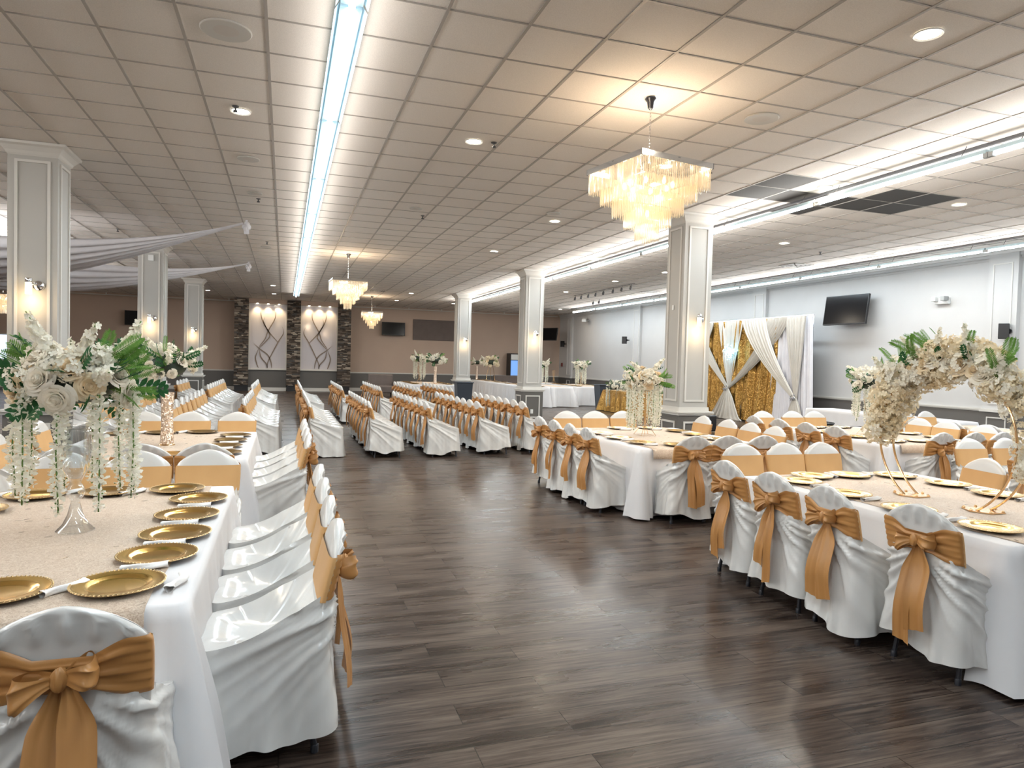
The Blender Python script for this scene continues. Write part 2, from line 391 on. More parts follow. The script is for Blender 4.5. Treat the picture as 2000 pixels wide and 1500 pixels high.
for k in range(6):
    root = empty('banquet_chair', (0, 0, -50)); COL.objects.unlink(root)
    hem = [.085, .13, .07, .11, .03, .05][k]
    parts = [('cover', cover_mesh(10 + k, hem)), ('sash_band', band_mesh(k)), ('bow', bow_mesh(40 + k)), ('sash_tail', tail_mesh(60 + k, -1, rnd.uniform(.42, .60))), ('sash_tail', tail_mesh(80 + k, 1, rnd.uniform(.44, .62)))]
    parts += [('leg', l) for l in legs]
    VAR.append(parts)
    bpy.data.objects.remove(root)
NCH = 0
def chair(x, y, face, label, group, v=None, jit=.03):
    "face: direction the sitter looks, degrees from +Y clockwise"
    global NCH
    NCH += 1
    v = (NCH * 5 + NCH // 6) % 6 if v is None else v
    o = empty('banquet_chair', (x, y, 0), -R(face) + rnd.uniform(-jit, jit)); tag(o, label, 'chair', group)
    band = None
    for nm, me in VAR[v]:
        c = bpy.data.objects.new(nm, me); COL.objects.link(c); c.parent = band if nm in ('bow', 'sash_tail') else o
        if nm == 'sash_band': band = c; c['label'] = 'gold sash band'
    return o

# ------------------------------------------------------------------ table dressing
def rrect(x0, x1, y0, y1, rc, n=220):
    "points, normals around rectangle with corner radius"
    w = x1 - x0 - 2 * rc; h = y1 - y0 - 2 * rc; q = pi * rc / 2; L = 2 * w + 2 * h + 4 * q; out = []
    for i in range(n):
        d = i / n * L; x, y, a = x0 + rc, y0, 0.
        for ty, ln in (('l', w), ('c', q), ('l', h), ('c', q), ('l', w), ('c', q), ('l', h), ('c', q)):
            e = min(d, ln)
            if ty == 'l': x += cos(a) * e; y += sin(a) * e
            else:
                cx, cy = x - sin(a) * rc, y + cos(a) * rc; a2 = a + e / rc; x, y = cx + sin(a2) * rc, cy - cos(a2) * rc; a = a2
            d -= ln
            if d <= 0: break
        out.append((x, y, sin(a), -cos(a), i / n * L))
    return out, L
def tablecloth(name, x0, x1, y0, y1, z, label, group, material='cloth', seed=0, flare=.12, hem=.02, folds=.020, cat='tablecloth', n=300):
    r = random.Random(seed); P, L = rrect(x0, x1, y0, y1, .035, n); ph = [r.uniform(0, 6.3) for _ in range(6)]
    cx, cy = (x0 + x1) / 2, (y0 + y1) / 2; NV = 14; mb = MB(); vs = []
    cor = [(a, b) for a in (x0, x1) for b in (y0, y1)]
    for j in range(NV):
        t = j / (NV - 1)
        for (x, y, nx, ny, s) in P:
            dc = min(hypot(x - a, y - b) for a, b in cor)
            cf = exp(-(dc / .13) ** 2)
            fo = sin(s * 13 + ph[0] + 1.6 * sin(s * 3.1 + ph[1])) * .6 + sin(s * 29 + ph[2] + 2 * sin(s * 4 + ph[4])) * .4
            d = (.012 + folds * fo + .010 * sin(s * 3 + ph[3])) * smooth(t * 1.5) + cf * flare * t ** .9 * (1 + .45 * sin(s * 70 + ph[5])) + .02 * t
            d += .03 * t * exp(-((dc - .2) / .06) ** 2) * -1
            vs.append((x + nx * d, y + ny * d, z - (z - hem - .004 * sin(s * 5)) * t))
    fs = [(j * n + i, (j + 1) * n + i, (j + 1) * n + (i + 1) % n, j * n + (i + 1) % n) for j in range(NV - 1) for i in range(n)]
    top = len(vs)
    for k in (.97, .6, .2):
        vs += [(cx + (x - cx) * k, cy + (y - cy) * k, z + .002) for (x, y, *_) in P]
    for j in range(3):
        a = 0 if j == 0 else top + (j - 1) * n; b = top + j * n
        fs += [(a + i, a + (i + 1) % n, b + (i + 1) % n, b + i) for i in range(n)]
    fs.append(tuple(top + 2 * n + i for i in range(n)))
    mb.use(material).add(vs, fs)
    return tag(obj(name, mb, material, auto=None), label, cat, group)
def runner(x0, x1, y0, y1, z, label, group, drop_near=.10, drop_far=0., material='runner'):
    mb = MB()
    pts = []
    if drop_near: pts += [(y0 - .034, z - drop_near, 0), (y0 - .030, z - drop_near * .5, 0), (y0 - .020, z - .008, 0)]
    pts += [(y0 + .02, z + .004, 0)] + [(y0 + (y1 - y0) * k / 12, z + .004, 0) for k in range(1, 12)]
    pts += [(y1 - .02, z + .004, 0)]
    if drop_far: pts += [(y1 + .02, z - .008, 0), (y1 + .034, z - drop_far, 0)]
    nx = 14
    def f(u, v):
        i = min(len(pts) - 1, int(round(v * (len(pts) - 1)))); y, zz, _ = pts[i]
        return (x0 + (x1 - x0) * u + .006 * sin(y * 9 + u * 5), y, zz + .001 * sin(u * 40 + y * 30) * 0)
    mb.grid(f, nx, len(pts))
    o = obj('table_runner', mb, material, auto=None); md = o.modifiers.new('t', 'SOLIDIFY'); md.thickness = .003; md.offset = 1
    return tag(o, label, 'table runner', group)
def table_under(x0, x1, y0, y1, label):
    o = empty('banquet_table', ((x0 + x1) / 2, (y0 + y1) / 2, 0)); tag(o, label, 'table', 'folding tables under cloths')
    w, h = (x1 - x0) / 2 - .03, (y1 - y0) / 2 - .03
    mb = MB(); mb.b2(-w, w, -h, h, TZ - .04, TZ - .006); obj('tabletop', mb, 'greyplastic', o)
    for a in (-1, 1):
        for b in (-1, 1):
            mb = MB(); mb.tube([(a * (w - .12), b * (h - .12), 0), (a * (w - .12), b * (h - .12), TZ - .04)], .015, 8); obj('leg', mb, 'leg', o)
# plates
mb = MB(); mb.use('plate').lathe([(.0, .006), (.085, .006), (.098, .009), (.108, .016), (.118, .018), (.150, .021)], 48, cap=False)
mb.lathe([(.0, 0), (.09, 0), (.112, .011), (.150, .018)], 48, cap=False)
mb.use('rim').lathe([(.150, .0205), (.156, .0215), (.160, .020), (.156, .0165), (.150, .0175)], 48, cap=False)
for k in range(64): mb.sphere((.1555 * cos(2 * pi * k / 64), .1555 * sin(2 * pi * k / 64), .0205), .0042, 4)
PLATE = mb.mesh('charger_plate', True, 35)
mb = MB(); mb.use('plate').lathe([(.0, .006), (.085, .006), (.108, .016), (.150, .021)], 28, cap=False)
mb.use('rim').lathe([(.0, 0), (.09, 0), (.156, .0165), (.160, .020), (.150, .0205)], 28, cap=False)
PLATE_LOW = mb.mesh('charger_plate', True, 35)
def plate(x, y, z, label, group, low=False):
    o = bpy.data.objects.new('charger_plate', PLATE_LOW if low else PLATE); COL.objects.link(o); o.location = (x, y, z); o.rotation_euler = (0, 0, rnd.uniform(0, 6))
    return tag(o, label, 'plate', group)
mb = MB()
def nf(a, t):
    an = 2 * pi * a; rr = .0125 * (1 + .25 * sin(an * 3 + t * 6)) * (1.0 + .35 * abs(t - .5)); return (-.085 + .17 * t + .002 * sin(an * 2), rr * cos(an) * 1.25 + .008 * sin(t * 7), .013 + rr * sin(an) * .85)
mb.grid(nf, 16, 18, cu=True); NAPKIN = fix(mb, 'napkin').mesh('rolled_napkin', True, None)
def napkin(x, y, z, rz, label, group):
    o = bpy.data.objects.new('rolled_napkin', NAPKIN); COL.objects.link(o); o.location = (x, y, z); o.rotation_euler = (0, 0, rz)
    return tag(o, label, 'napkin', group)

# ------------------------------------------------------------------ flowers
def rose_mesh(material, seed, fl=1.0):
    r = random.Random(seed); mb = MB(); npet = 26
    mb.sphere((0, 0, -.05), .34, 8, sq=(1, 1, .9))
    for k in range(npet):
        q = (k + .5) / npet; rad = .10 + .80 * q ** 1.1; a0 = k * 2.4 + r.uniform(-.2, .2); wid = 1.25 - .72 * q; h0 = .42 - .42 * q ** 1.4
        def f(u, v, rad=rad, a0=a0, q=q, wid=wid, h0=h0):
            uu = (u - .5) * 2; an = a0 + uu * wid * (.75 + .35 * v)
            flare = rad * (.62 + .38 * v) + q * .26 * v ** 3 * fl
            rr = flare * (1 - .05 * uu * uu)
            z = -.45 + (h0 + .45) * v * (1 - .16 * uu * uu) - .30 * q * v ** 4 + .02 * sin(uu * 5 + a0)
            return (rr * cos(an), rr * sin(an), z)
        mb.grid(f, 7, 6)
    return fix(mb, material).mesh('rose', True, None)
ROSES = [rose_mesh('rose', 1), rose_mesh('rosewhite', 2), rose_mesh('rose', 3, .8), rose_mesh('rosewhite', 4, 1.15)]
def floret(mb, M, s, np_=4, cup=.25):
    vs = []; fs = []
    for k in range(np_):
        a = 2 * pi * k / np_; i = len(vs)
        for (rr, w, z) in ((.05, .08, 0), (.55, .42, cup * .4), (1., .28, cup)):
            for sd in (-1, 1): vs.append((s * (rr * cos(a) - sd * w * sin(a)), s * (rr * sin(a) + sd * w * cos(a)), s * z))
        fs += [(i, i + 2, i + 3, i + 1), (i + 2, i + 4, i + 5, i + 3)]
    mb.add(vs, fs, M)
def rdir(r, zmin=-1.):
    while True:
        v = Vector((r.gauss(0, 1), r.gauss(0, 1), r.gauss(0, 1))).normalized()
        if v.z >= zmin: return v
def cluster_mesh(material, seed, n=70, s=.2, sq=(1, 1, .8)):
    r = random.Random(seed); mb = MB()
    for k in range(n):
        d = rdir(r); p = Vector((d.x * sq[0], d.y * sq[1], d.z * sq[2])) * r.uniform(.82, 1.05)
        floret(mb, aim(d + rdir(r) * .35, p, r.uniform(0, 6)), s * r.uniform(.8, 1.2), 4, r.uniform(.1, .4))
    return fix(mb, material).mesh('blossom_cluster', True, None)
CLUS = [cluster_mesh('blossom', 5), cluster_mesh('blossom', 6, 60, .23), cluster_mesh('creamblossom', 7)]
def leaflet(mb, p, d, n, L, w):
    d = Vector(d).normalized(); n = Vector(n); x = d.cross(n).normalized(); n = x.cross(d)
    vs = []
    for t, q in ((0, .05), (.25, .8), (.55, 1.), (.8, .6), (1., .02)):
        c = Vector(p) + d * L * t + n * (-.18 * L * t * t)
        vs += [c - x * w * q + n * w * q * .3, c, c + x * w * q + n * w * q * .3]
    fs = []
    for i in range(4):
        a = i * 3; fs += [(a, a + 1, a + 4, a + 3), (a + 1, a + 2, a + 5, a + 4)]
    mb.add(vs, fs)
def frond_mesh(seed, n=17, L=1., wid=.20, lw=.026, material='fern', bend=.25):
    r = random.Random(seed); mb = MB()
    P = lambda t: Vector((0, bend * t * t, L * t - .1 * t * t))
    mb.tube([P(i / 10) for i in range(11)], lambda t: .010 * (1 - .7 * t), 5)
    for k in range(n):
        t = .12 + .86 * k / (n - 1); ll = wid * sin(pi * min(.97, .25 + .72 * (1 - t))) ** .8 * (1 if t < .9 else .7)
        for sd in (-1, 1):
            leaflet(mb, P(t), (sd * 1., .1, .45 + .4 * t), (0, -1, .2), ll * r.uniform(.9, 1.1), lw)
    return fix(mb, material).mesh('fern_frond', True, None)
FERNS = [frond_mesh(1, 22, 1., .15, .014), frond_mesh(2, 26, 1., .19, .013), frond_mesh(3, 8, .95, .22, .048, 'leaf', .15), frond_mesh(4, 7, .85, .25, .056, 'leaf', .3)]
def spike_mesh(seed, n=30):
    r = random.Random(seed); mb = MB(); mb.use('stem').tube([(0, 0, 0), (.02, .05, .4), (0, .12, .75), (-.03, .22, 1.)], .010, 5); mb.use('blossom')
    for k in range(n):
        t = .22 + .78 * k / n; a = k * 2.4; rr = r.uniform(.03, .15) * (1.25 - t); p = (rr * cos(a) - .03 * t, .22 * t * t + rr * sin(a), t * .98)
        floret(mb, aim((cos(a), sin(a), r.uniform(-.2, .9)), p, r.uniform(0, 6)), r.uniform(.09, .13) * (1.15 - .6 * t), 5, .3)
    return mb.mesh('flower_spike', True, None)
SPIKES = [spike_mesh(1), spike_mesh(2)]
def strand_mesh(seed, L=1., n=72):
    r = random.Random(seed); mb = MB(); mb.use('stem').tube([(0, 0, 0), (.01, 0, -L * .5), (-.01, 0, -L)], .006, 5)
    mb.use('strand')
    for k in range(n):
        t = k / n; a = k * 2.4; rr = r.uniform(.008, .032); p = (rr * cos(a) + .012 * sin(t * 9 + seed), rr * sin(a), -L * t + r.uniform(-.01, .01))
        floret(mb, aim((cos(a), sin(a), -.7), p, r.uniform(0, 6)), r.uniform(.032, .05) * (1 if t < .85 else .7), 3, .5)
    mb.use('stem')
    for k in range(14): mb.sphere((r.uniform(-.03, .03), r.uniform(-.03, .03), -L * r.random()), .007, 4)
    return mb.mesh('hanging_strand', True, None)
STR = [strand_mesh(1), strand_mesh(2), strand_mesh(3)]
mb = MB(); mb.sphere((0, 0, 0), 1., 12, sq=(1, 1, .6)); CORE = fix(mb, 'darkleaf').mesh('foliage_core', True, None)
def put(parent, name, me, M):
    o = bpy.data.objects.new(name, me); COL.objects.link(o); o.parent = parent; o.matrix_local = M; return o
def bouquet(loc, rad, seed, label, group='flower centrepieces', strands=8, slen=.36, roses=14, clusters=8, ferns=10, leaves=9, spikes=5, flat=.62, srad=.55, cream=False, white=False):
    r = random.Random(seed); o = empty('flower_bouquet', loc); tag(o, label, 'flowers', group)
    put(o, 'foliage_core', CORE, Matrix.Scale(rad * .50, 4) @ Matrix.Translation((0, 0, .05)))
    def pt(d, q): return Vector((d.x, d.y, d.z * flat)) * rad * q
    ga = 2.39996
    for k in range(roses):
        z = 1 - 1.45 * (k + .5) / roses; a = k * ga + seed; rr = sqrt(max(0, 1 - z * z)); d = Vector((rr * cos(a), rr * sin(a), z))
        s = rad * r.uniform(.155, .215) * (1.0 if not white else .85); me = ROSES[(k % 4) if not white else 1 + 2 * (k % 2)]
        put(o, 'rose', me, aim(d + Vector((0, 0, .15)), pt(d, r.uniform(.60, .76)), r.uniform(0, 6), s))
    for k in range(clusters):
        d = rdir(r, -.45); put(o, 'blossom_cluster', CLUS[r.choice((0, 1) if not cream else (2, 2, 0))], aim(d, pt(d, r.uniform(.62, .80)), r.uniform(0, 6), rad * r.uniform(.17, .24)))
    for k in range(ferns):
        a = k * ga * 1.3 + seed; el = r.uniform(-.25, 1.1); d = Vector((cos(a) * cos(el), sin(a) * cos(el), sin(el)))
        put(o, 'fern_frond', FERNS[k % 2], aim(d, pt(d, .45), r.uniform(0, 6), rad * r.uniform(.55, .75)))
    for k in range(leaves):
        a = k * ga + 1.; el = r.uniform(-.5, .9); d = Vector((cos(a) * cos(el), sin(a) * cos(el), sin(el)))
        put(o, 'leaf_sprig', FERNS[2 + k % 2], aim(d, pt(d, .42), r.uniform(0, 6), rad * r.uniform(.55, .75)))
    for k in range(spikes):
        a = k * 6.28 / max(1, spikes) + r.uniform(-.4, .4); el = r.uniform(.15, 1.1); d = Vector((cos(a) * cos(el), sin(a) * cos(el), sin(el)))
        put(o, 'flower_spike', SPIKES[k % 2], aim(d, pt(d, .4), r.uniform(0, 6), rad * r.uniform(.62, .85)))
    for k in range(strands):
        a = 2 * pi * (k + .5) / strands + r.uniform(-.15, .15); q = srad * rad * r.uniform(.8, 1.05); s = slen * r.uniform(.88, 1.05)
        put(o, 'hanging_strand', STR[k % 3], Matrix.Translation((q * cos(a), q * sin(a), -rad * .12)) @ Matrix.Rotation(r.uniform(0, 6), 4, 'Z') @ Matrix.Diagonal((.60, .60, s, 1)))
    return o
VG = 'centrepiece vases and stands'
def trumpet_vase(x, y, z, label, h=.50):
    mb = MB(); k = h / .5
    prof = [(.0, .0), (.088, .0), (.083, .006), (.055, .035), (.034, .08), (.022, .13), (.020, .15), (.034, .165), (.042, .19), (.034, .215), (.022, .232), (.030, .25), (.055, .30), (.068, .36), (.070, .42), (.066, .48), (.066, .50),
            (.062, .50), (.062, .48), (.066, .42), (.064, .36), (.051, .30), (.022, .255), (.0, .25)]
    mb.lathe([(a, b * k) for a, b in prof], 28, cap=False)
    return tag(obj('trumpet_vase', mb, 'glass', loc=(x, y, z), auto=None), label, 'vase', VG)
def glitter_vase(x, y, z, label, h=.50):
    o = empty('glitter_vase', (x, y, z)); tag(o, label, 'vase', VG)
    mb = MB(); mb.lathe([(.062, .012), (.058, .04), (.052, .2), (.052, h * .7), (.060, h)], 24); obj('vase_body', mb, 'glitter', o)
    mb = MB(); mb.lathe([(.068, 0), (.072, .006), (.066, .014), (.06, .016)], 24); obj('base', mb, 'gold_metal', o); return o
def wire_stand(x, y, z, label, h=.52):
    o = empty('wire_flower_stand', (x, y, z)); tag(o, label, 'stand', VG)
    c = [(-.10, -.10), (.10, -.10), (.10, .10), (-.10, .10)]
    mb = MB(); mb.tube([(a, b, .004) for a, b in c], .0035, 6, closed=True); obj('base_frame', mb, 'gold_metal', o)
    for a, b in c:
        mb = MB(); mb.tube([(a, b, .004), (a * .18, b * .18, .15), (a * .22, b * .22, .3), (a * .5, b * .5, h)], .003, 6); obj('wire_leg', mb, 'gold_metal', o)
    mb = MB(); mb.tube([(.055 * cos(t * pi / 8), .055 * sin(t * pi / 8), h) for t in range(16)], .003, 6, closed=True); obj('top_ring', mb, 'gold_metal', o)
    mb = MB(); mb.tube([(0, 0, .004), (0, 0, h)], .004, 6); obj('centre_rod', mb, 'gold_metal', o)
    return o

# ------------------------------------------------------------------ room shell
XL, XR, YB, YF = -13.0, 13.6, -6.0, 33.4
mb = MB(); mb.b2(XL - .2, XR + .2, YB - .2, YF + .6, -.1, 0); struct('floor', mb, 'floor', smooth=False)
mb = MB(); mb.b2(XL - .2, XR + .2, YB - .2, YF + .6, CEIL + .004, CEIL + .1); struct('ceiling', mb, 'tile', smooth=False)
TL = .6096; OX = -.2707 * TL; OY = 9.9266 * TL
mb = MB()
i0, i1 = int((XL - OX) / TL), int((XR - OX) / TL)
for i in range(i0, i1 + 1):
    x = OX + i * TL; mb.b2(x - .012, x + .012, YB, YF, CEIL - .004, CEIL + .005)
j0, j1 = int((YB - OY) / TL), int((YF - OY) / TL)
for j in range(j0, j1 + 1):
    y = OY + j * TL; mb.b2(XL, XR, y - .007, y + .007, CEIL - .003, CEIL + .005)
struct('trim_1', mb, 'tbar', smooth=False)['label'] = 'suspended ceiling grid bars'
# dark tiles
for (i, j) in [(10, 3 - 1), (10, 3), (11, 3), (10 + 2, 2)] + []: pass
def dark(i, j):
    mb = MB(); mb.b2(OX + i * TL + .012, OX + (i + 1) * TL - .012, OY + j * TL + .007, OY + (j + 1) * TL - .007, CEIL - .001, CEIL + .004)
    return mb
DT = [(9, 3), (10, 2), (10, 1 + 2 - 0)]
def tile_of(x, y): return (math.floor((x - OX) / TL), math.floor((y - OY) / TL))
seen = []
for k, (x, y, lab) in enumerate([(6.29, 7.55, 'dark grey ceiling tile nearest the big chandelier'), (6.29, 8.2, 'dark grey ceiling tile behind the one nearest the big chandelier'), (6.8, 8.2, 'dark grey ceiling tile touching the lamp track, beside two others'),
        (8.1, 7.0 + .55, 'dark grey ceiling tile past the track, near inner corner of patch'), (8.7, 7.55, 'dark grey ceiling tile past the track, outer near corner of patch'), (7.5, 8.2, 'dark grey ceiling tile tucked against the far side of the lamp track'),
        (8.1, 8.2, 'dark grey ceiling tile in the middle of the patch past the track'), (8.7, 8.2, 'dark grey ceiling tile past the track, outer middle of patch'), (7.5, 8.8, 'dark grey ceiling tile at the far tip of the patch')]):
    i, j = tile_of(x, y)
    tag(obj('ceiling_tile', dark(i, j), 'dark_tile', smooth=False), lab, 'ceiling tile', 'dark ceiling tiles')

def wall_mesh(axis, pos, a0, a1, sgn, upper):
    "two-tone wall with cap rail; sgn = direction the face looks"
    mb = MB()
    def bb(d0, d1, s0, s1, z0, z1):
        if axis == 'x': mb.b2(min(pos + sgn * d0, pos + sgn * d1), max(pos + sgn * d0, pos + sgn * d1), s0, s1, z0, z1)
        else: mb.b2(s0, s1, min(pos + sgn * d0, pos + sgn * d1), max(pos + sgn * d0, pos + sgn * d1), z0, z1)
    mb.use('dark_paint'); bb(-.2, 0, a0, a1, 0, .84); mb.use(upper); bb(-.2, 0, a0, a1, .84, CEIL + .004)
    return mb, bb
def trimrun(name, axis, pos, a0, a1, sgn, rows, material='white_trim'):
    mb = MB()
    for (d0, d1, z0, z1) in rows:
        p0, p1 = sorted((pos + sgn * d0, pos + sgn * d1))
        if axis == 'x': mb.b2(p0, p1, a0, a1, z0, z1)
        else: mb.b2(a0, a1, p0, p1, z0, z1)
    return struct(name, mb, material, smooth=False)
mb, _ = wall_mesh('x', XR, YB, YF, -1, 'wall_grey'); struct('wall_right', mb, smooth=False)
mb, _ = wall_mesh('y', YF, XL, XR, -1, 'wall_taupe'); struct('wall_far', mb, smooth=False)
mb, _ = wall_mesh('x', XL, YB, YF, 1, 'wall_taupe'); struct('wall_left', mb, smooth=False)
mb, _ = wall_mesh('y', YB, XL, XR, 1, 'wall_grey'); struct('wall_behind', mb, smooth=False)
RAIL = [(0, .018, .84, .90), (.018, .035, .865, .90)]; BASE = [(0, .016, 0, .15)]; CROWN = [(0, .03, CEIL - .17, CEIL), (.03, .07, CEIL - .12, CEIL), (.07, .12, CEIL - .06, CEIL)]
trimrun('trim_2', 'x', XR, YB, YF, -1, RAIL); trimrun('trim_3', 'y', YF, XL, XR, -1, RAIL)
trimrun('baseboard_right', 'x', XR, YB, YF, -1, BASE); trimrun('baseboard_far', 'y', YF, XL, XR, -1, BASE)
trimrun('trim_4', 'x', XR, YB, YF, -1, CROWN, 'wall_grey'); trimrun('trim_5', 'y', YF, XL, XR, -1, CROWN, 'wall_taupe')
mb = MB(); mb.tube([(XL, YF - .35, CEIL - .10), (XR - .3, YF - .35, CEIL - .10)], .02, 8)
for k in range(16): mb.b2(XL + 1 + k * 1.6, XL + 1.04 + k * 1.6, YF - .37, YF - .33, CEIL - .10, CEIL)
tag(obj('ceiling_pipe', mb, 'white_trim'), 'long white pipe hung under the ceiling along the taupe wall', 'pipe')

def frame_on(mb, ax, face, c0, c1, z0, z1, sgn, w=.022, d=.014):
    "picture-frame moulding on a face (ax='y': plane y=face, c along x)"
    def bb(a0, a1, q0, q1):
        p0, p1 = sorted((face, face + sgn * d))
        if ax == 'y': mb.b2(a0, a1, p0, p1, q0, q1)
        else: mb.b2(p0, p1, a0, a1, q0, q1)
    bb(c0, c1, z0, z0 + w); bb(c0, c1, z1 - w, z1); bb(c0, c0 + w, z0 + w, z1 - w); bb(c1 - w, c1, z0 + w, z1 - w)
# pilasters on the grey wall
for k, y in enumerate((2.4, 10., 17.4, 25.0, 31.9)):
    o = empty('pilaster', (XR, y, 0)); tag(o, ['slim grey wall pilaster level with the gold hoop table', 'grey wall pilaster beside the emergency light', 'grey wall pilaster above the sheer drapes', 'grey wall pilaster with a black speaker in mid hall', 'grey wall pilaster by the corner television'][k], 'pilaster', 'wall pilasters', 'structure')
    mb = MB(); mb.use('dark_paint').b2(-.10, 0, -.30, .30, 0, .84); mb.use('wall_grey').b2(-.10, 0, -.30, .30, .84, CEIL); obj('shaft', mb, parent=o, smooth=False)
    mb = MB(); frame_on(mb, 'x', -.10, -.2, .2, 1.0, CEIL - .25, -1); obj('panel_moulding', mb, 'white_trim', o, smooth=False)
    mb = MB(); frame_on(mb, 'x', -.10, -.2, .2, .2, .74, -1); obj('base_moulding', mb, 'white_trim', o, smooth=False)
    mb = MB(); mb.b2(-.14, -.0, -.33, .33, .84, .90); obj('cap_rail', mb, 'white_trim', o, smooth=False)

# ------------------------------------------------------------------ columns and sconces
def column(cx, cy, label, hw=.26):
    o = empty('column', (cx, cy, 0)); tag(o, label, 'column', 'square hall columns', 'structure')
    mb = MB(); mb.use('column_paint').b2(-hw, hw, -hw, hw, .80, CEIL - .12); obj('shaft', mb, parent=o, smooth=False)
    mb = MB(); b = hw + .035; mb.b2(-b, b, -b, b, 0, .80); obj('plinth', mb, 'dark_paint', o, smooth=False)
    mb = MB(); mb.b2(-b - .02, b + .02, -b - .02, b + .02, .80, .835); mb.b2(-b - .045, b + .045, -b - .045, b + .045, .835, .86); mb.b2(-hw - .02, hw + .02, -hw - .02, hw + .02, .86, .93); obj('cap_rail', mb, 'white_trim', o, smooth=False)
    mb = MB(); frame_on(mb, 'y', -b, -b + .09, b - .09, .10, .70, -1, .03, .018); frame_on(mb, 'x', -b, -b + .09, b - .09, .10, .70, -1, .03, .018); frame_on(mb, 'x', b, -b + .09, b - .09, .10, .70, 1, .03, .018); frame_on(mb, 'y', b, -b + .09, b - .09, .10, .70, 1, .03, .018); obj('plinth_moulding', mb, 'white_trim', o, smooth=False)
    mb = MB()
    for ax, f, s in (('y', -hw, -1), ('y', hw, 1), ('x', -hw, -1), ('x', hw, 1)): frame_on(mb, ax, f, -hw + .075, hw - .075, 1.02, CEIL - .20, s, .03, .018)
    obj('shaft_moulding', mb, 'white_trim', o, smooth=False)
    mb = MB(); prof = [(hw, CEIL - .15), (hw + .015, CEIL - .13), (hw + .03, CEIL - .10), (hw + .07, CEIL - .05), (hw + .10, CEIL - .03), (hw + .105, CEIL)]
    vs = [(a * r_, b_ * r_, z) for r_, z in prof for a, b_ in ((-1, -1), (1, -1), (1, 1), (-1, 1))]
    fs = [(j * 4 + i, j * 4 + (i + 1) % 4, (j + 1) * 4 + (i + 1) % 4, (j + 1) * 4 + i) for j in range(len(prof) - 1) for i in range(4)]
    mb.add(vs, fs); obj('crown', mb, 'white_trim', o, smooth=False)
    return o
COLS = [(-2.90, 10.0, 'square column rising behind the crystal trumpet vase', 'aisle column nearest the crystal vase'), (-2.90, 17.7, 'square grey column second in the row on the stone feature side', 'second column on the stone feature side'),
        (-2.90, 25.3, 'square grey column nearest the stone feature wall', 'column nearest the stone feature wall'),
        (6.35, 10.0, 'square column beside the gold sequin photo backdrop', 'column beside the photo backdrop'), (6.35, 17.7, 'square column with a white outlet on its dark plinth', 'column with the plinth outlet'),
        (6.35, 25.3, 'square column farthest along, beside the grey wall board', 'farthest column beside the wall board'), (-12.0 + .4, 17.7, 'square column by the far chandelier at the hall edge', None)]
LIGHTS = []
def point(loc, energy, color, radius=.03):
    l = bpy.data.lights.new('lamp', 'POINT'); l.energy = energy; l.color = color; l.shadow_soft_size = radius; o = bpy.data.objects.new('lamp_light', l); COL.objects.link(o); o.location = loc; return o
WARM = (1., .70, .38)
for cx, cy, lab, sl in COLS:
    column(cx, cy, lab)
    if not sl: continue
    zc = 2.36; fy = cy - .26
    o = empty('wall_sconce', (cx + .02, fy, zc)); tag(o, 'lit chrome and bubble-glass sconce on the ' + sl, 'wall lamp', 'column sconces')
    mb = MB(); mb.lathe([(.0, -.02), (.062, -.02), (.068, -.012), (.064, 0), (.05, .014), (.02, .022), (0, .023)], 24, Matrix.Translation((.045, -.02, 0)) @ Matrix.Rotation(pi / 2, 4, 'X')); obj('back_plate', mb, 'chrome', o)
    mb = MB(); mb.tube([(.045, -.03, 0), (.02, -.10, .01), (-.03, -.10, .03)], .012, 8); obj('arm', mb, 'chrome', o)
    mb = MB(); mb.lathe([(.036, .03), (.038, .035), (.038, .075), (.034, .08), (0, .08)], 16, Matrix.Translation((-.03, -.10, 0))); obj('cap', mb, 'chrome', o)
    mb = MB(); mb.lathe([(.034, .03), (.035, -.11), (.0, -.112)], 16, Matrix.Translation((-.03, -.10, 0))); obj('glass_shade', mb, 'sconce_glass', o)
    point((cx - .01, fy - .13, zc - .18), 1.5, WARM, .05)
    point((cx - .01, fy - .16, zc - .30), .8, WARM, .05)
mb = MB(); mb.box((0, 0, 0), (.075, .01, .115)); mb.box((0, -.006, .025), (.035, .006, .03)); mb.box((0, -.006, -.025), (.035, .006, .03)); tag(obj('wall_outlet', mb, 'whiteplastic', loc=(6.33, 17.39, .27), bevel=.003), 'white outlet cover on the dark column plinth', 'outlet')
mb = MB(); mb.box((0, 0, 0), (.01, .05, .08)); tag(obj('motion_sensor', mb, 'whiteplastic', loc=(6.08, 10.02, 2.56), bevel=.003), 'small white sensor on the side of the backdrop column', 'sensor')
mb = MB(); mb.box((0, 0, 0), (.11, .03, .13)); tag(obj('junction_box', mb, 'whiteplastic', loc=(-2.9, 17.42, 3.72), bevel=.004), 'small white box high on the second feature-side column', 'electrical box')

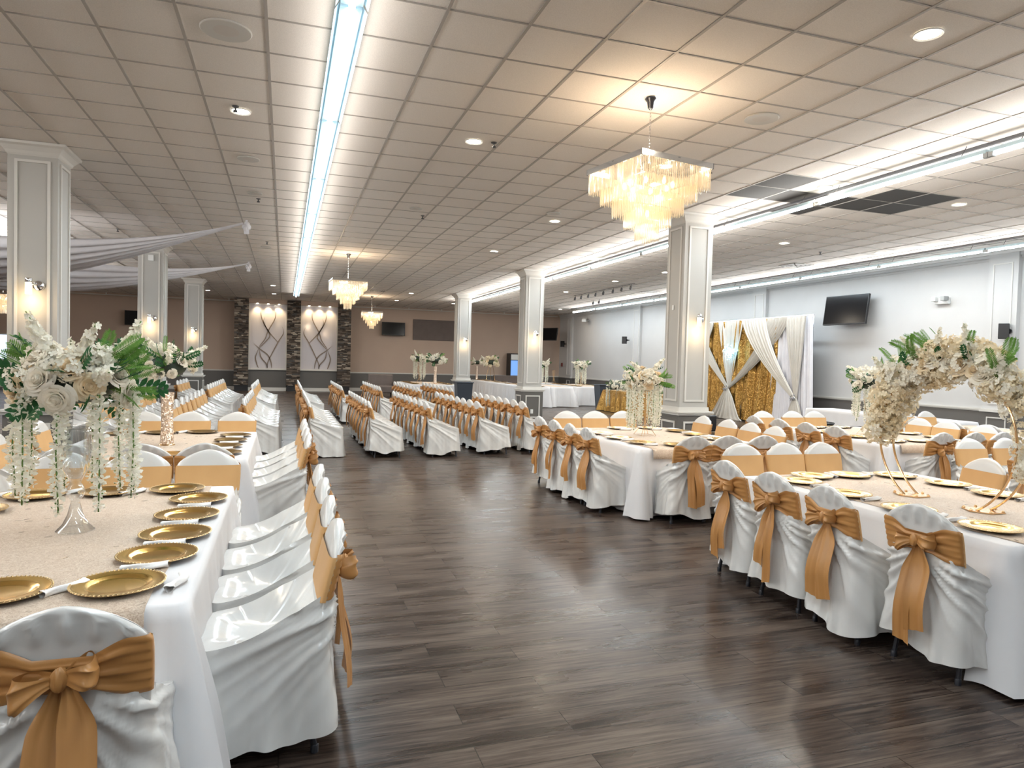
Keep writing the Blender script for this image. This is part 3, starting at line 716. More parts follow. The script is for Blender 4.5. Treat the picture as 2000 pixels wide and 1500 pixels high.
# ------------------------------------------------------------------ fluorescent runs
def area(loc, sx, sy, energy, color, rot=(0, 0, 0), spread=None):
    l = bpy.data.lights.new('area', 'AREA'); l.shape = 'RECTANGLE'; l.size = sx; l.size_y = sy; l.energy = energy; l.color = color
    if spread: l.spread = spread
    o = bpy.data.objects.new('tube_light', l); COL.objects.link(o); o.location = loc; o.rotation_euler = rot; return o
COOL = (.80, .92, 1.)
mbH = MB(); mbH.b2(-.085, .085, -1.205, 1.205, 0, .02)
for sd in (-1, 1): mbH.add([(sd * .085, -1.205, .0), (sd * .085, 1.205, .0), (sd * .045, 1.205, .055), (sd * .045, -1.205, .055)], [(0, 1, 2, 3)])
FIX_RECESS = fix(mbH, 'housing')
def fluor(x, y, z, kind, label, group):
    o = empty('fluorescent_light', (x, y, z)); tag(o, label, 'ceiling light', group)
    if kind == 'recess':
        if 'r' not in FM:
            mb = MB(); mb.b2(-.075, .075, -1.2, 1.2, .02, CEIL - z)
            for sd in (-1, 1): mb.add([(sd * .075, -1.2, .055), (sd * .075, 1.2, .055), (sd * .11, 1.2, -.005), (sd * .11, -1.2, -.005)], [(0, 1, 2, 3)])
            FM['r'] = fix(mb, 'housing').mesh('housing', False)
            mb = MB(); mb.tube([(0, -1.17, 0), (0, 1.17, 0)], .024, 10); FM['rt'] = fix(mb, 'tube').mesh('tube', True, 40)
        put(o, 'housing', FM['r'], Matrix()); put(o, 'tube', FM['rt'], Matrix())
    else:
        if 'h' not in FM:
            mb = MB(); mb.b2(-.03, .03, -1.2, 1.2, .02, .06); FM['h'] = fix(mb, 'housing').mesh('housing', False)
            mb = MB(); mb.tube([(0, 0, .06), (.08, 0, CEIL - z)], .004, 5)
            FM['hh'] = fix(mb, 'greydark').mesh('hanger', True, 40)
            mb = MB(); mb.tube([(0, -1.16, 0), (0, 1.16, 0)], .020, 10); FM['ht'] = fix(mb, 'tube').mesh('tube', True, 40)
            mb = MB(); mb.b2(-.025, .025, -.025, .025, -.025, .03); FM['hs'] = fix(mb, 'greyplastic').mesh('socket', False)
        put(o, 'housing', FM['h'], Matrix()); put(o, 'tube', FM['ht'], Matrix())
        for q in (-1, 1): put(o, 'hanger', FM['hh'], Matrix.Translation((0, .9 * q, 0))); put(o, 'socket', FM['hs'], Matrix.Translation((0, 1.19 * q, 0)))
    return o
FM = {}
G1, G2, G3 = 'recessed tube row over the aisle', 'hung tube row past the big chandelier', 'tube row along the grey wall'
for k in range(3):  # unseen tubes continuing both rows behind the camera, added for fill light
    fluor(.40, 1.28 - k * 2.44, 3.985, 'recess', 'added aisle fill tube light above and behind the camera, %s back' % ORD[k], G1); fluor(6.90, 1.66 - k * 2.44, 3.87, 'hung', 'added hung fill tube light above and behind the camera, %s back' % ORD[k], G2)
for k in range(11):
    fluor(-6.0, 19.76 - k * 2.44, 3.95, 'hung', 'tube light over the unseen side seating, %s from the drapes' % ORD[k], 'tube row behind the drapes')
for k in range(5):  # unseen tubes continuing the wall row out of frame, added for fill
    fluor(12.45, 5.91 - k * 2.44, 3.90, 'hung', 'added grey wall fill tube light outside the picture, %s back' % ORD[k], G3)
for k in range(11):
    fluor(.40, 3.72 + k * 2.44, 3.985, 'recess', 'bright recessed tube light in the aisle ceiling row, %s counted from the camera end' % ORD[k], G1)
for k in range(10):
    fluor(6.90, 4.1 + k * 2.44, 3.87, 'hung', 'hanging tube light past the big chandelier, %s counted from the camera end' % ORD[k], G2)
for k in range(9):
    fluor(12.45, 8.35 + k * 2.44, 3.90, 'hung', 'tube light washing the grey wall, %s counted from the camera end' % ORD[k], G3)
for k in range(3):
    fluor(-6.0, 22.2 + k * 2.44, 3.95, 'hung', 'tube light glimpsed behind the white ceiling drapes, %s counted from the camera end' % ORD[k], 'tube row behind the drapes')
mb = MB(); mb.b2(-.02, .02, -11.9, 11.9, 0, .03); tag(obj('lamp_track', mb, 'greydark', loc=(7.08, 15.1, CEIL - .03)), 'dark metal rail on the ceiling beside the hung tube row', 'rail')
mb = MB(); mb.b2(-.02, .02, -11.5, 11.5, 0, .03); tag(obj('lamp_track', mb, 'greydark', loc=(12.32, 17.5, CEIL - .03)), 'dark metal rail on the ceiling along the grey wall', 'rail')
area((.40, 12.5, 3.93), .1, 33, 300, COOL); area((6.90, 12., 3.82), .1, 31, 270, COOL); area((12.45, 13.0, 3.85), .1, 31, 240, COOL)
area((12.48, 14.0, 3.87), .1, 30, 150, COOL, (0, R(62), 0)); area((-6.0, 10., 3.88), .1, 33, 260, COOL)
WUP = (1., .94, .87)
for x, z, y, e in ((.40, 3.90, 12.5, 32), (6.9, 3.80, 12., 125), (-6., 3.85, 10., 270)):
    for sd in (-1, 1): area((x + sd * .1, y, z), .1, 32, e, WUP, (0, sd * R(-112), 0))
area((12.3, 13., 3.84), .1, 31, 110, WUP, (0, R(112), 0))

# ------------------------------------------------------------------ downlights, speakers, sprinklers, vents
mb = MB(); mb.use('whiteplastic').lathe([(.075, .012), (.098, .0), (.100, .004), (.098, .012)], 24, cap=False); TRIMR = mb.mesh('trim_ring', True, 40)
mb = MB(); mb.lathe([(0, .006), (.078, .006)], 24, cap=False); LENS = fix(mb, 'lens').mesh('lens', False)
dl = [(4.40, 3.90, 'just past the big chandelier toward the camera'), (-.46, 7.58, 'beside the aisle tube row'), (1.98, 7.58, 'between aisle tubes and big chandelier'), (4.42, 7.58, 'right behind the big chandelier'), (6.86, 7.58, 'beside the dark tiles and lamp rail'), (9.28, 7.58, 'beyond the dark tile patch'),
      (9.25, 11.24, 'behind the patch in the second rank'), (11.66, 11.24, 'close to the grey wall, second rank'), (4.42, 11.24, 'second rank over the wire stand table'), (4.42, 14.9, 'third rank before the outlet column'), (6.87, 14.9, 'third rank under the hung rail'), (9.27, 18.56, 'fourth rank over the gold head table'), (9.5, 16.1, 'by the backdrop column top'),
      (9.22, 22.2, 'fifth rank before the track spots'), (11.66, 22.2, 'fifth rank near the grey wall'), (12.0, 29.5, 'in the far grey corner'), (4.48, 25.9, 'sixth rank over the far tables'), (6.86, 25.9, 'sixth rank beside the farthest column'), (4.49, 29.5, 'seventh rank before the wall television'), (6.97, 29.5, 'seventh rank before the grey wall board'),
      (-.43, 25.9, 'sixth rank near the end of the aisle tubes'), (-.44, 29.3, 'seventh rank in front of the stone feature'), (-2.88, 29.3, 'seventh rank left of the stone feature'), (-5.3, 25.9, 'sixth rank behind the second column'), (-5.3, 7.58, 'high over the camera side seating'), (9.27, 3.9, 'over the far side of the hoop table'), (-2.9, 3.9, 'over the crystal vase table')]
for x, y, w in dl:
    o = empty('downlight', (x, y, CEIL - .012)); tag(o, 'lit round recessed ceiling lamp, ' + w, 'ceiling lamp', 'recessed round ceiling lamps')
    put(o, 'trim_ring', TRIMR, Matrix()); put(o, 'lens', LENS, Matrix())
    l = bpy.data.lights.new('spot', 'AREA'); l.shape = 'DISK'; l.size = .14; l.energy = 16; l.color = (1., .86, .68); q = bpy.data.objects.new('downlight_beam', l); COL.objects.link(q); q.location = (x, y, CEIL - .02)
for x, y, s, w in [(-.46, 5.75, 1.25, 'nearest the camera beside the aisle tubes'), (-.47, 9.36, .9, 'second along beside the aisle tubes'), (4.42, 5.77, 1.1, 'beside the big chandelier'), (-.47, 11.3, .75, 'third along beside the aisle tubes'), (4.16, 10.65, .8, 'behind the big chandelier'), (2.0, 11.29, .7, 'between the two nearest chandeliers'), (-.44, 16.75, .8, 'before the second drape knot'), (4.43, 15., .7, 'far behind the big chandelier')]:
    o = empty('ceiling_speaker', (x, y, CEIL - .012)); tag(o, 'round white unlit ceiling speaker, ' + w, 'speaker', 'round ceiling speakers')
    mb = MB(); mb.lathe([(.075, .002), (.145, 0), (.15, .004), (.148, .012)], 28, cap=False, M=Matrix.Scale(s, 4)); obj('trim_ring', mb, 'white_trim', o)
    mb = MB(); mb.lathe([(0, .003), (.076, .003)], 28, cap=False, M=Matrix.Scale(s, 4)); obj('grille', mb, 'lens_off', o)
for x, y, w in [(-.5, 7.45, 'beside the first lit lamp'), (2.2, 7.53, 'beside the second lit lamp'), (4.99, 7.46, 'behind the big chandelier'), (2.21, 11.8, 'between two chandeliers'), (-.43, 11.67, 'beside the third ceiling speaker'), (-.4, 15.99, 'between the drape knots'), (10.59, 11.75, 'near the grey wall'), (-3.23, 15.78, 'above the upper white drape')]:
    mb = MB(); mb.lathe([(.035, .0), (.03, -.008), (.01, -.012), (.009, -.035), (.02, -.04), (.024, -.055), (0, -.056)], 12)
    tag(obj('fire_sprinkler', mb, 'greydark', loc=(x, y, CEIL - .002)), 'small dark fire sprinkler on the ceiling, ' + w, 'sprinkler', 'ceiling sprinklers')
for x, y, w in [(11.47, 13.5, 'near the grey wall'), (11.62, 20.6, 'over the photo backdrop end'), (3.2, 25.7, 'behind the second chandelier'), (12.6, 32.2, 'in the far corner')]:
    o = empty('air_vent', (x, y, CEIL - .012)); tag(o, 'square louvred air vent in the ceiling, ' + w, 'vent', 'ceiling vents')
    mb = MB()
    for k in range(4):
        q = .28 - k * .07
        for a0, a1, b0, b1 in ((-q, q, -q, -q + .02), (-q, q, q - .02, q), (-q, -q + .02, -q, q), (q - .02, q, -q, q)): mb.b2(a0, a1, b0, b1, 0, .012)
    obj('louvre', mb, 'white_trim', o, smooth=False); mb = MB(); mb.b2(-.28, .28, -.28, .28, .006, .011); obj('backing', mb, 'dark_tile', o, smooth=False)
for k, (x, y) in enumerate([(10.0, 23.15), (10.0, 22.6), (10.0, 22.0), (10.0, 21.4), (10.0, 20.8), (10.0, 20.1), (10.0, 19.5), (10.0, 18.9), (11.34, 24.47), (11.34, 23.95)]):
    o = empty('track_spotlight', (x, y, CEIL)); tag(o, 'small dark unlit spotlight under the ceiling, %s %s' % (ORD[k] if k < 8 else ORD[k - 8], 'along the long rail from the far end' if k < 8 else 'of the pair near the grey wall'), 'spotlight', 'ceiling spotlights')
    mb = MB(); mb.tube([(0, 0, 0), (0, 0, -.07)], .008, 6); obj('stem', mb, 'greydark', o)
    mb = MB(); mb.lathe([(.02, 0), (.035, .02), (.038, .11), (0, .11)], 12, Matrix.Translation((0, .03, -.06)) @ Matrix.Rotation(R(205), 4, 'X')); obj('lamp_head', mb, 'greydark', o)
mb = MB(); mb.b2(-.012, .012, -2.3, 2.3, -.012, 0); tag(obj('spotlight_rail', mb, 'greydark', loc=(10., 21., CEIL)), 'thin dark rail carrying the row of unlit spotlights', 'rail')

# ------------------------------------------------------------------ chandeliers
def crystal_mb(mb, x, y, z, L, w=.0085):
    vs = []; fs = []
    for zz, q in ((z, .5), (z - .012, 1.), (z - L + .02, 1.), (z - L, .2)):
        vs += [(x + w * q, y, zz), (x, y + w * q * .8, zz), (x - w * q, y, zz), (x, y - w * q * .8, zz)]
    for j in range(3):
        for i in range(4): fs.append((j * 4 + i, j * 4 + (i + 1) % 4, j * 4 + 4 + (i + 1) % 4, j * 4 + 4 + i))
    mb.add(vs, fs)
TIERS = [(.395, 3.385, .20, 34), (.315, 3.27, .19, 27), (.235, 3.155, .19, 20), (.155, 3.04, .18, 14), (.08, 2.93, .19, 7)]
CH = 'crystal chandeliers'
def side_pts(hs, n):
    out = []
    for (ax, ay, bx, by) in ((-1, -1, 1, -1), (-1, 1, -1, -1), (1, 1, -1, 1), (1, -1, 1, 1)):
        for k in range(n):
            t = (k + .5) / n; out.append((hs * (ax + (bx - ax) * t), hs * (ay + (by - ay) * t)))
    return out
def chandelier(x, y, rz, label, near=False, s=1.0):
    o = empty('chandelier', (x, y, 0), rz); tag(o, label, 'chandelier', CH)
    zf = 3.40
    mb = MB(); mb.lathe([(0, CEIL), (.062, CEIL), (.058, CEIL - .015), (.035, CEIL - .04), (.028, CEIL - .09), (.012, CEIL - .105), (0, CEIL - .105)], 20); obj('canopy', mb, 'chrome', o)
    mb = MB(); z = CEIL - .105; k = 0
    while z > zf + .04:
        a = (k % 2) * pi / 2
        mb.tube([(.008 * cos(a) * cos(t), .008 * sin(a) * cos(t), z - .017 + .019 * sin(t)) for t in [q * pi / 4 for q in range(8)]], .0022, 5, closed=True)
        z -= .030; k += 1
    obj('chain', mb, 'chrome', o)
    h = .41 * s; mb = MB()
    for (a0, a1, b0, b1) in ((-h, h, -h, -h + .012), (-h, h, h - .012, h), (-h, -h + .012, -h, h), (h - .012, h, -h, h)): mb.b2(a0, a1, b0, b1, zf - .02, zf + .03)
    mb.b2(-.09, .09, -.09, .09, zf + .024, zf + .03); mb.b2(-h, h, -.012, .012, zf + .012, zf + .024); mb.b2(-.012, .012, -h, h, zf + .012, zf + .024)
    mb.tube([(0, 0, zf + .03), (0, 0, zf + .06)], .01, 8)
    obj('frame', mb, 'chrome', o, smooth=False)
    first = True
    for ti, (hs, zt, L, n) in enumerate(TIERS):
        pts = side_pts(hs * s, n); one = []
        mb = MB()
        for k, (px, py) in enumerate(pts):
            if near and ti in (0, 1) and k < 2 * n and len([1 for c in o.children if c.name.startswith('crystal')]) < 100 and not (ti == 1 and k % 2):
                m1 = MB(); crystal_mb(m1, 0, 0, 0, L)
                if 'cr%d' % ti not in FM: FM['cr%d' % ti] = fix(m1, 'crystal').mesh('crystal', False)
                put(o, 'crystal', FM['cr%d' % ti], Matrix.Translation((px, py, zt)) @ Matrix.Rotation(rnd.uniform(0, 3), 4, 'Z'))
            else: crystal_mb(mb, px, py, zt + rnd.uniform(-.004, .004), L * rnd.uniform(.96, 1.03), .0085)
            # short top bead row
        q = obj('crystal_tier', mb, 'crystal', o, smooth=False)
        if near: q['kind'] = 'stuff'
        m3 = MB(); hq = hs * s
        for (a0, a1, b0, b1) in ((-hq, hq, -hq, -hq + .006), (-hq, hq, hq - .006, hq), (-hq, -hq + .006, -hq, hq), (hq - .006, hq, -hq, hq)): m3.b2(a0, a1, b0, b1, zt - .002, zt + .006)
        obj('tier_frame', m3, 'chrome', o, smooth=False)
    for k in range(9):
        a = 2 * pi * k / 8; rr = .22 if k < 8 else 0; m4 = MB(); m4.sphere((rr * cos(a), rr * sin(a), 3.26 if k < 8 else 3.0), .017, 6, sq=(1, 1, 1.9)); obj('bulb', m4, 'bulb', o)
    for (lx, ly, lz, e) in ((.2, .2, 3.24, 3.2), (-.2, -.2, 3.24, 3.2), (0, 0, 3.02, 1.6)):
        p = point((x + lx, y + ly, lz), e, (1., .80, .56), .05)
    point((x, y, 3.50), 16, (1., .74, .50), .1)
chandelier(3.17, 5.73, R(10.5), 'large square crystal chandelier nearest the camera, tiers lit warm', True)
chandelier(1.41, 16.94, R(3), 'square crystal chandelier in front of the stone feature wall')
chandelier(3.27, 27.9, R(-4), 'smaller-looking far crystal chandelier beside the wall television')
chandelier(-9.0, 27.4, R(0), 'crystal chandelier barely visible at the picture edge behind the column')

# ------------------------------------------------------------------ stone feature wall
FY = 32.25
def stone_col(x0, x1, label, seed):
    r = random.Random(seed); mb = MB(); z = .26
    while z < CEIL - .03:
        h = r.choice((.03, .04, .055)); h = min(h, CEIL - .03 - z); x = x0
        while x < x1 - .01:
            w = min(r.uniform(.06, .26), x1 - x)
            if x1 - x - w < .05: w = x1 - x
            mb.use('stone%d' % r.choices(range(6), (6, 7, 5, 3.4, 2.6, 4))[0]).b2(x + .002, x + w - .002, FY - r.uniform(0, .045), FY + .3, z + .0015, z + h - .0015); x += w
        z += h
    o = empty('stone_column', ((x0 + x1) / 2, FY, 0)); tag(o, label, 'stone column', 'ledge-stone columns', 'structure')
    q = obj('stone_facing', mb, parent=o, smooth=False); q.location = (-(x0 + x1) / 2, -FY, 0)
    mb = MB(); mb.b2(x0 + .02, x1 - .02, FY + .06, FY + 1.1, 0, .27); q = obj('plinth', mb, 'black', o, smooth=False); q.location = (-(x0 + x1) / 2, -FY, 0)
    mb = MB(); mb.b2(x0 + .004, x1 - .004, FY + .02, FY + 1.14, .26, CEIL - .02); q = obj('core', mb, 'dark_paint', o, smooth=False); q.location = (-(x0 + x1) / 2, -FY, 0)
stone_col(-2.10, -1.52, 'stacked ledge-stone column at the taupe wall end of the feature', 1)
stone_col(.08, .66, 'stacked ledge-stone column between the two antler panels', 2)
stone_col(2.28, 2.86, 'stacked ledge-stone column nearest the far chandelier', 3)
def blade(mb, pts, w, y):
    "curved tapering blade in the xz plane"
    n = 22; P = []
    for i in range(n + 1):
        t = i / n; k = len(pts) - 1; f = t * k; j = min(k - 1, int(f)); u = f - j
        p0, p1, p2, p3 = pts[max(0, j - 1)], pts[j], pts[j + 1], pts[min(k, j + 2)]
        P.append(tuple(.5 * ((2 * b) + (-a + c) * u + (2 * a - 5 * b + 4 * c - d) * u * u + (-a + 3 * b - 3 * c + d) * u ** 3) for a, b, c, d in zip(p0, p1, p2, p3)))
    vs = []
    for i, (x, z) in enumerate(P):
        t = i / n; a, b = P[max(0, i - 1)], P[min(n, i + 1)]; dx, dz = b[0] - a[0], b[1] - a[1]; L = hypot(dx, dz) or 1
        ww = w * (.35 + .65 * sin(pi * min(1, t * 1.0)) ** .6) * (1 if t < .75 else (1 - t) / .25 * .95 + .05)
        nx, nz = -dz / L * ww, dx / L * ww
        vs += [(x + nx, y - .004, z + nz), (x - nx, y - .004, z - nz), (x - nx, y - .02, z - nz), (x + nx, y - .02, z + nz)]
    fs = [(i * 4 + j, i * 4 + (j + 1) % 4, i * 4 + 4 + (j + 1) % 4, i * 4 + 4 + j) for i in range(n) for j in range(4)]
    mb.add(vs, fs)
def antler_panel(x0, x1, flip, label):
    o = empty('display_panel', ((x0 + x1) / 2, FY + .3, 0)); tag(o, label, 'wall panel', 'antler display panels')
    w = (x1 - x0) / 2; cy = .05
    mb = MB(); mb.b2(-w, w, 0, .05, 1.0, 3.83); obj('frosted_sheet', mb, 'frost', o, smooth=False)
    mb = MB(); frame_on(mb, 'y', 0, -w, w, .95, 3.86, -1, .05, .05); mb.b2(-w, w, -.09, 0, .93, .99); obj('frame', mb, 'white_trim', o, smooth=False)
    mb = MB(); mb.b2(-w, w, 0, .06, .15, .93); obj('lower_panel', mb, 'dark_paint', o, smooth=False)
    mb = MB(); mb.b2(-w, w, -.02, .0, 0, .15); obj('skirting', mb, 'white_trim', o, smooth=False)
    mb = MB(); mb.b2(-w, w, -.28, .06, 3.86, CEIL); obj('header', mb, 'wall_taupe', o, smooth=False)
    f = -1 if flip else 1
    B = [[(-.33, 3.55), (-.25, 3.15), (.02, 2.65), (.42, 2.18)], [(.33, 3.6), (.28, 3.2), (.0, 2.65), (-.12, 2.3), (-.36, 1.95)], [(-.13, 3.3), (-.19, 3.05), (-.02, 2.7), (.08, 2.45), (-.08, 2.2), (-.35, 1.9)],
         [(.58, 2.9), (.66, 2.6), (.44, 2.2), (.2, 1.7), (.02, 1.3), (-.02, 1.02)], [(-.6, 2.1), (-.32, 1.85), (.0, 1.6), (.14, 1.3), (.18, 1.02)], [(-.36, 1.92), (-.28, 1.5), (-.05, 1.2), (.0, 1.02)], [(-.36, 1.92), (-.5, 1.5), (-.45, 1.2), (-.38, 1.02)]]
    for b in B:
        mb = MB(); blade(mb, [(f * x * w / .8, z) for x, z in b][::-1], .024, -.02); obj('antler_blade', mb, 'branch', o)
    for k in (-.45, 0, .45):
        mb = MB(); mb.lathe([(.035, 0), (.04, .01), (0, .012)], 12, Matrix.Translation((k, -.16, 3.845))); obj('spot_lamp', mb, 'lens', o)
        l = bpy.data.lights.new('spot', 'SPOT'); l.energy = 26; l.color = (1., .75, .42); l.spot_size = R(95); l.spot_blend = 1.; l.shadow_soft_size = .04; q = bpy.data.objects.new('panel_spot', l); COL.objects.link(q); q.location = ((x0 + x1) / 2 + k, FY + .10, 3.82); q.rotation_euler = (R(16), 0, 0)
antler_panel(-1.52, .08, False, 'frosted display panel with antler blades beside the taupe wall')
antler_panel(.66, 2.28, True, 'frosted display panel with antler blades nearer the chandelier')

# ------------------------------------------------------------------ wall things
def tv(loc, w, h, rx, rz, label, cat='television'):
    o = empty('wall_television', loc, rz); o.rotation_euler = (rx, 0, rz); tag(o, label, cat)
    mb = MB(); mb.b2(-w / 2, w / 2, -.03, .03, -h / 2, h / 2); obj('bezel', mb, 'black', o, smooth=False, bevel=.006)
    mb = MB(); mb.b2(-w / 2 + .02, w / 2 - .02, -.033, -.030, -h / 2 + .03, h / 2 - .02); obj('screen', mb, 'screen', o, smooth=False)
    mb = MB(); mb.b2(-.12, .12, .03, .20, -.12, .12); obj('mount', mb, 'black', o, smooth=False)
tv((4.92, YF - .26, 3.0), 1.1, .63, R(-4), 0, 'flat black television on taupe wall beside the far chandelier')
tv((12.3, 31.7, 2.98), 1.1, .63, R(-10), R(-60), 'tilted black television in the far corner above the tables')
tv((13.25, 13.75, 3.10), 1.25, .74, R(-8), R(-84), 'large tilted black television on the grey wall')
tv((-6.25, YF - .24, 3.03), .5, .62, 0, 0, 'black wall screen half hidden behind the second column', 'screen')
mb = MB(); mb.b2(5.9, 8.05, YF - .055, YF - .004, 2.52, 3.52); tag(obj('acoustic_panel', mb, 'board', smooth=False, bevel=.01), 'long grey felt acoustic board on the taupe wall', 'wall board')
for x, y, z, w in [(XR - .15, 9.8, 2.45, 'on the grey wall near the emergency light'), (XR - .22, 25.6, 2.60, 'on the grey wall in mid hall'), (XR - .22, 32.3, 2.55, 'on the grey wall by the corner television')]:
    o = empty('wall_speaker', (x, y, z)); tag(o, 'small black wall speaker ' + w, 'speaker', 'black wall speakers')
    mb = MB(); mb.b2(-.06, .06, -.09, .09, -.15, .15); q = obj('cabinet', mb, 'black', o, smooth=False, bevel=.01); q.rotation_euler = (0, 0, R(35)); q.location = (-.05, .06, 0)
    mb = MB(); mb.lathe([(0, 0), (.05, 0), (.05, .03), (.02, .08), (.02, .14), (0, .14)], 12, Matrix.Rotation(pi / 2, 4, 'Y')); obj('bracket', mb, 'black', o)
o = empty('emergency_light', (XR, 11.35, 3.16)); tag(o, 'white emergency light box on the grey wall', 'emergency light')
mb = MB(); mb.b2(-.10, 0, -.16, .16, -.07, .07); obj('case', mb, 'whiteplastic', o, smooth=False, bevel=.01)
for s in (-1, 1):
    mb = MB(); mb.b2(-.16, -.02, -.05, .05, -.05, .05); q = obj('lamp_head', mb, 'greyplastic' if s < 0 else 'whiteplastic', o, smooth=False, bevel=.01); q.location = (-.04, s * .11, .04)
o = empty('security_camera', (XR - .02, 29.8, 3.62)); tag(o, 'white security camera high on the grey wall near the far corner', 'camera')
mb = MB(); mb.tube([(0, 0, 0), (-.18, 0, -.05)], .02, 8); obj('bracket', mb, 'whiteplastic', o)
mb = MB(); mb.b2(-.1, .1, -.20, .20, -.06, .06); q = obj('housing', mb, 'whiteplastic', o, smooth=False, bevel=.015); q.location = (-.25, -.05, .02); q.rotation_euler = (R(15), 0, R(-30))
mb = MB(); mb.b2(-.06, 0, -.05, .05, -.09, .09); tag(obj('fire_alarm_pull', mb, 'red', loc=(XR - .02, 32.9, 1.5), smooth=False), 'small red fire alarm box on the far corner wall', 'fire alarm')
o = empty('drinks_cooler', (11.0, YF - .42, 0)); tag(o, 'blue fronted drinks cooler against the taupe wall', 'cooler')
mb = MB(); mb.b2(-.32, .32, -.3, .3, 0, 2.0); obj('cabinet', mb, 'black', o, smooth=False, bevel=.01)
mb = MB(); mb.b2(-.28, .28, -.32, -.302, .25, 1.65); obj('door', mb, 'coolerblue', o, smooth=False)
mb = MB(); mb.b2(-.28, .28, -.32, -.302, 1.68, 1.95); obj('header_sign', mb, 'whiteplastic', o, smooth=False)
o = empty('window_1', (-10.95, YF, 0)); o['kind'] = 'structure'
mb = MB(); frame_on(mb, 'y', 0, -.55, .55, 1.1, 2.2, -1, .06, .04); obj('frame', mb, 'white_trim', o, smooth=False)
mb = MB(); mb.b2(-.5, .5, -.015, 0, 1.15, 2.15); obj('pane', mb, 'pane_bright', o, smooth=False)

# ------------------------------------------------------------------ ceiling drapes
def swag(p0, p1, sag, w0, w1, name, label, seed, nf=7):
    mb = MB(); r = random.Random(seed); ph = r.uniform(0, 6)
    p0, p1 = Vector(p0), Vector(p1); d = (p1 - p0); side = Vector((-d.y, d.x, 0)).normalized()
    def f(u, v):
        p = p0.lerp(p1, u); z = -sag * 4 * u * (1 - u); w = w0 + (w1 - w0) * smooth(u * 1.6) + .0
        a = (v - .5) * 2
        q = p + side * (a * w) + Vector((0, 0, z - (1 - a * a) * w * .35 + a * w * .45 + .02 * sin(a * nf * 3 + ph + u * 2) * smooth(u * 6)))
        return tuple(q)
    mb.grid(f, 50, 34)
    tag(obj(name, mb, 'swag', auto=None), label, 'drape', 'white ceiling drapes')
swag((-.75, 13.65, 4.0), (-9.6, 17.0, 3.85), .62, .03, .78, 'ceiling_drape', 'nearer white chiffon swag tied to the ceiling', 1)
swag((-.98, 19.7, 4.0), (-9.6, 17.4, 3.85), .62, .03, .78, 'ceiling_drape', 'farther white chiffon swag tied to the ceiling by the aisle lamps', 2)
swag((-4.5, 24.5, 4.0), (-9.6, 17.6, 3.85), .5, .03, .7, 'ceiling_drape', 'white chiffon swag hanging lowest behind the first column', 3)
swag((-7.0, 10.5, 4.0), (-9.4, 17.0, 3.85), .5, .03, .7, 'ceiling_drape', 'white chiffon swag at the picture edge before the first column', 4)
for x, y, w in ((-.70, 13.63, 'nearer'), (-.95, 19.72, 'farther')):
    mb = MB(); r = random.Random(3)
    for k in range(14):
        d = rdir(r); mb.sphere((d.x * .045, d.y * .045, -.12 + d.z * .06), .035, 6, sq=(1, .8, 1.2))
    mb.tube([(0, 0, 0), (0, 0, -.1)], .02, 8)
    for k in range(5): mb.grid(lambda u, v, k=k: (.05 * (u - .5) + .02 * cos(k * 1.3), .03 * sin(k * 1.3), -.15 - .10 * v), 4, 4)
    tag(obj('drape_rosette', mb, 'swag', loc=(x, y, CEIL)), 'white fabric rosette at the tied end of the %s ceiling swag' % w, 'drape tie', 'drape ties')

# ------------------------------------------------------------------ photo backdrop
BX = 13.0
def curtain(name, pts, label, parent=None, material='sheer', n=80, nv=18, amp=.03, freq=60., x=BX, seed=0, cat='curtain', group=None, thick=0):
    "pts: list of (z, y0, y1) rows from top to bottom"
    mb = MB(); r = random.Random(seed); ph = r.uniform(0, 6); ph2 = r.uniform(0, 6)
    def f(u, v):
        k = v * (len(pts) - 1); j = min(len(pts) - 2, int(k)); t = k - j; a, b = pts[j], pts[j + 1]; tt = t
        z = a[0] + (b[0] - a[0]) * t; y0 = a[1] + (b[1] - a[1]) * tt; y1 = a[2] + (b[2] - a[2]) * tt; y = y0 + (y1 - y0) * u; w = abs(y1 - y0)
        return (x - (amp * (.5 + .5 * sin(u * freq + ph + sin(u * 9 + ph2))) + amp * .4 * sin(u * freq * 2.3 + ph2)) * min(1, .35 + w), y, z)
    mb.grid(f, n, nv)
    o = obj(name, mb, material, parent, auto=None)
    if label: tag(o, label, cat, group)
    return o
Y0, Y1 = 14.62, 20.6; ZT = 3.0
o = empty('backdrop_frame', (BX + .06, 0, 0)); tag(o, 'silver pipe frame holding the photo backdrop drapes', 'drape stand')
mb = MB(); mb.tube([(0, Y0, ZT + .02), (0, Y1, ZT + .02)], .02, 8); obj('crossbar', mb, 'chrome', o)
for y in (Y0 + .02, 17.5, Y1):
    mb = MB(); mb.tube([(0, y, 0), (0, y, ZT + .02)], .02, 8); mb.b2(-.2, .2, y - .2, y + .2, 0, .01); obj('pole', mb, 'chrome', o)
BG = 'photo backdrop drapes'
curtain('sequin_curtain', [(ZT, 15.75, 20.5), (1.5, 15.8, 20.5), (.05, 16.0, 20.5)], 'gold sequin curtain behind the crossed sheer drapes', material='sequin', amp=.10, freq=48, x=BX + .03, n=160, seed=1, group=BG)
curtain('side_curtain', [(ZT, 14.6, 16.0), (.03, 14.45, 16.1)], 'plain white sheer curtain at the end of the photo backdrop', amp=.06, freq=40, x=BX, seed=2, group=BG, material='swag')
def panel(name, rows, lab, sd, x): curtain(name, rows, lab, amp=.045, freq=42, x=x, seed=sd, group=BG, n=70, nv=22)
def crossing(ya0, ya1, yk, zk, n=12, e=1.45):
    rows = []
    for k in range(n + 1):
        t = k / n; z = ZT - (ZT - zk) * t; q = t ** e; c0 = ya0 + (yk - .06 - ya0) * q; c1 = ya1 + (yk + .06 - ya1) * q
        rows.append((z, c0, c1))
    return rows
KA, KB = 17.95, 15.0
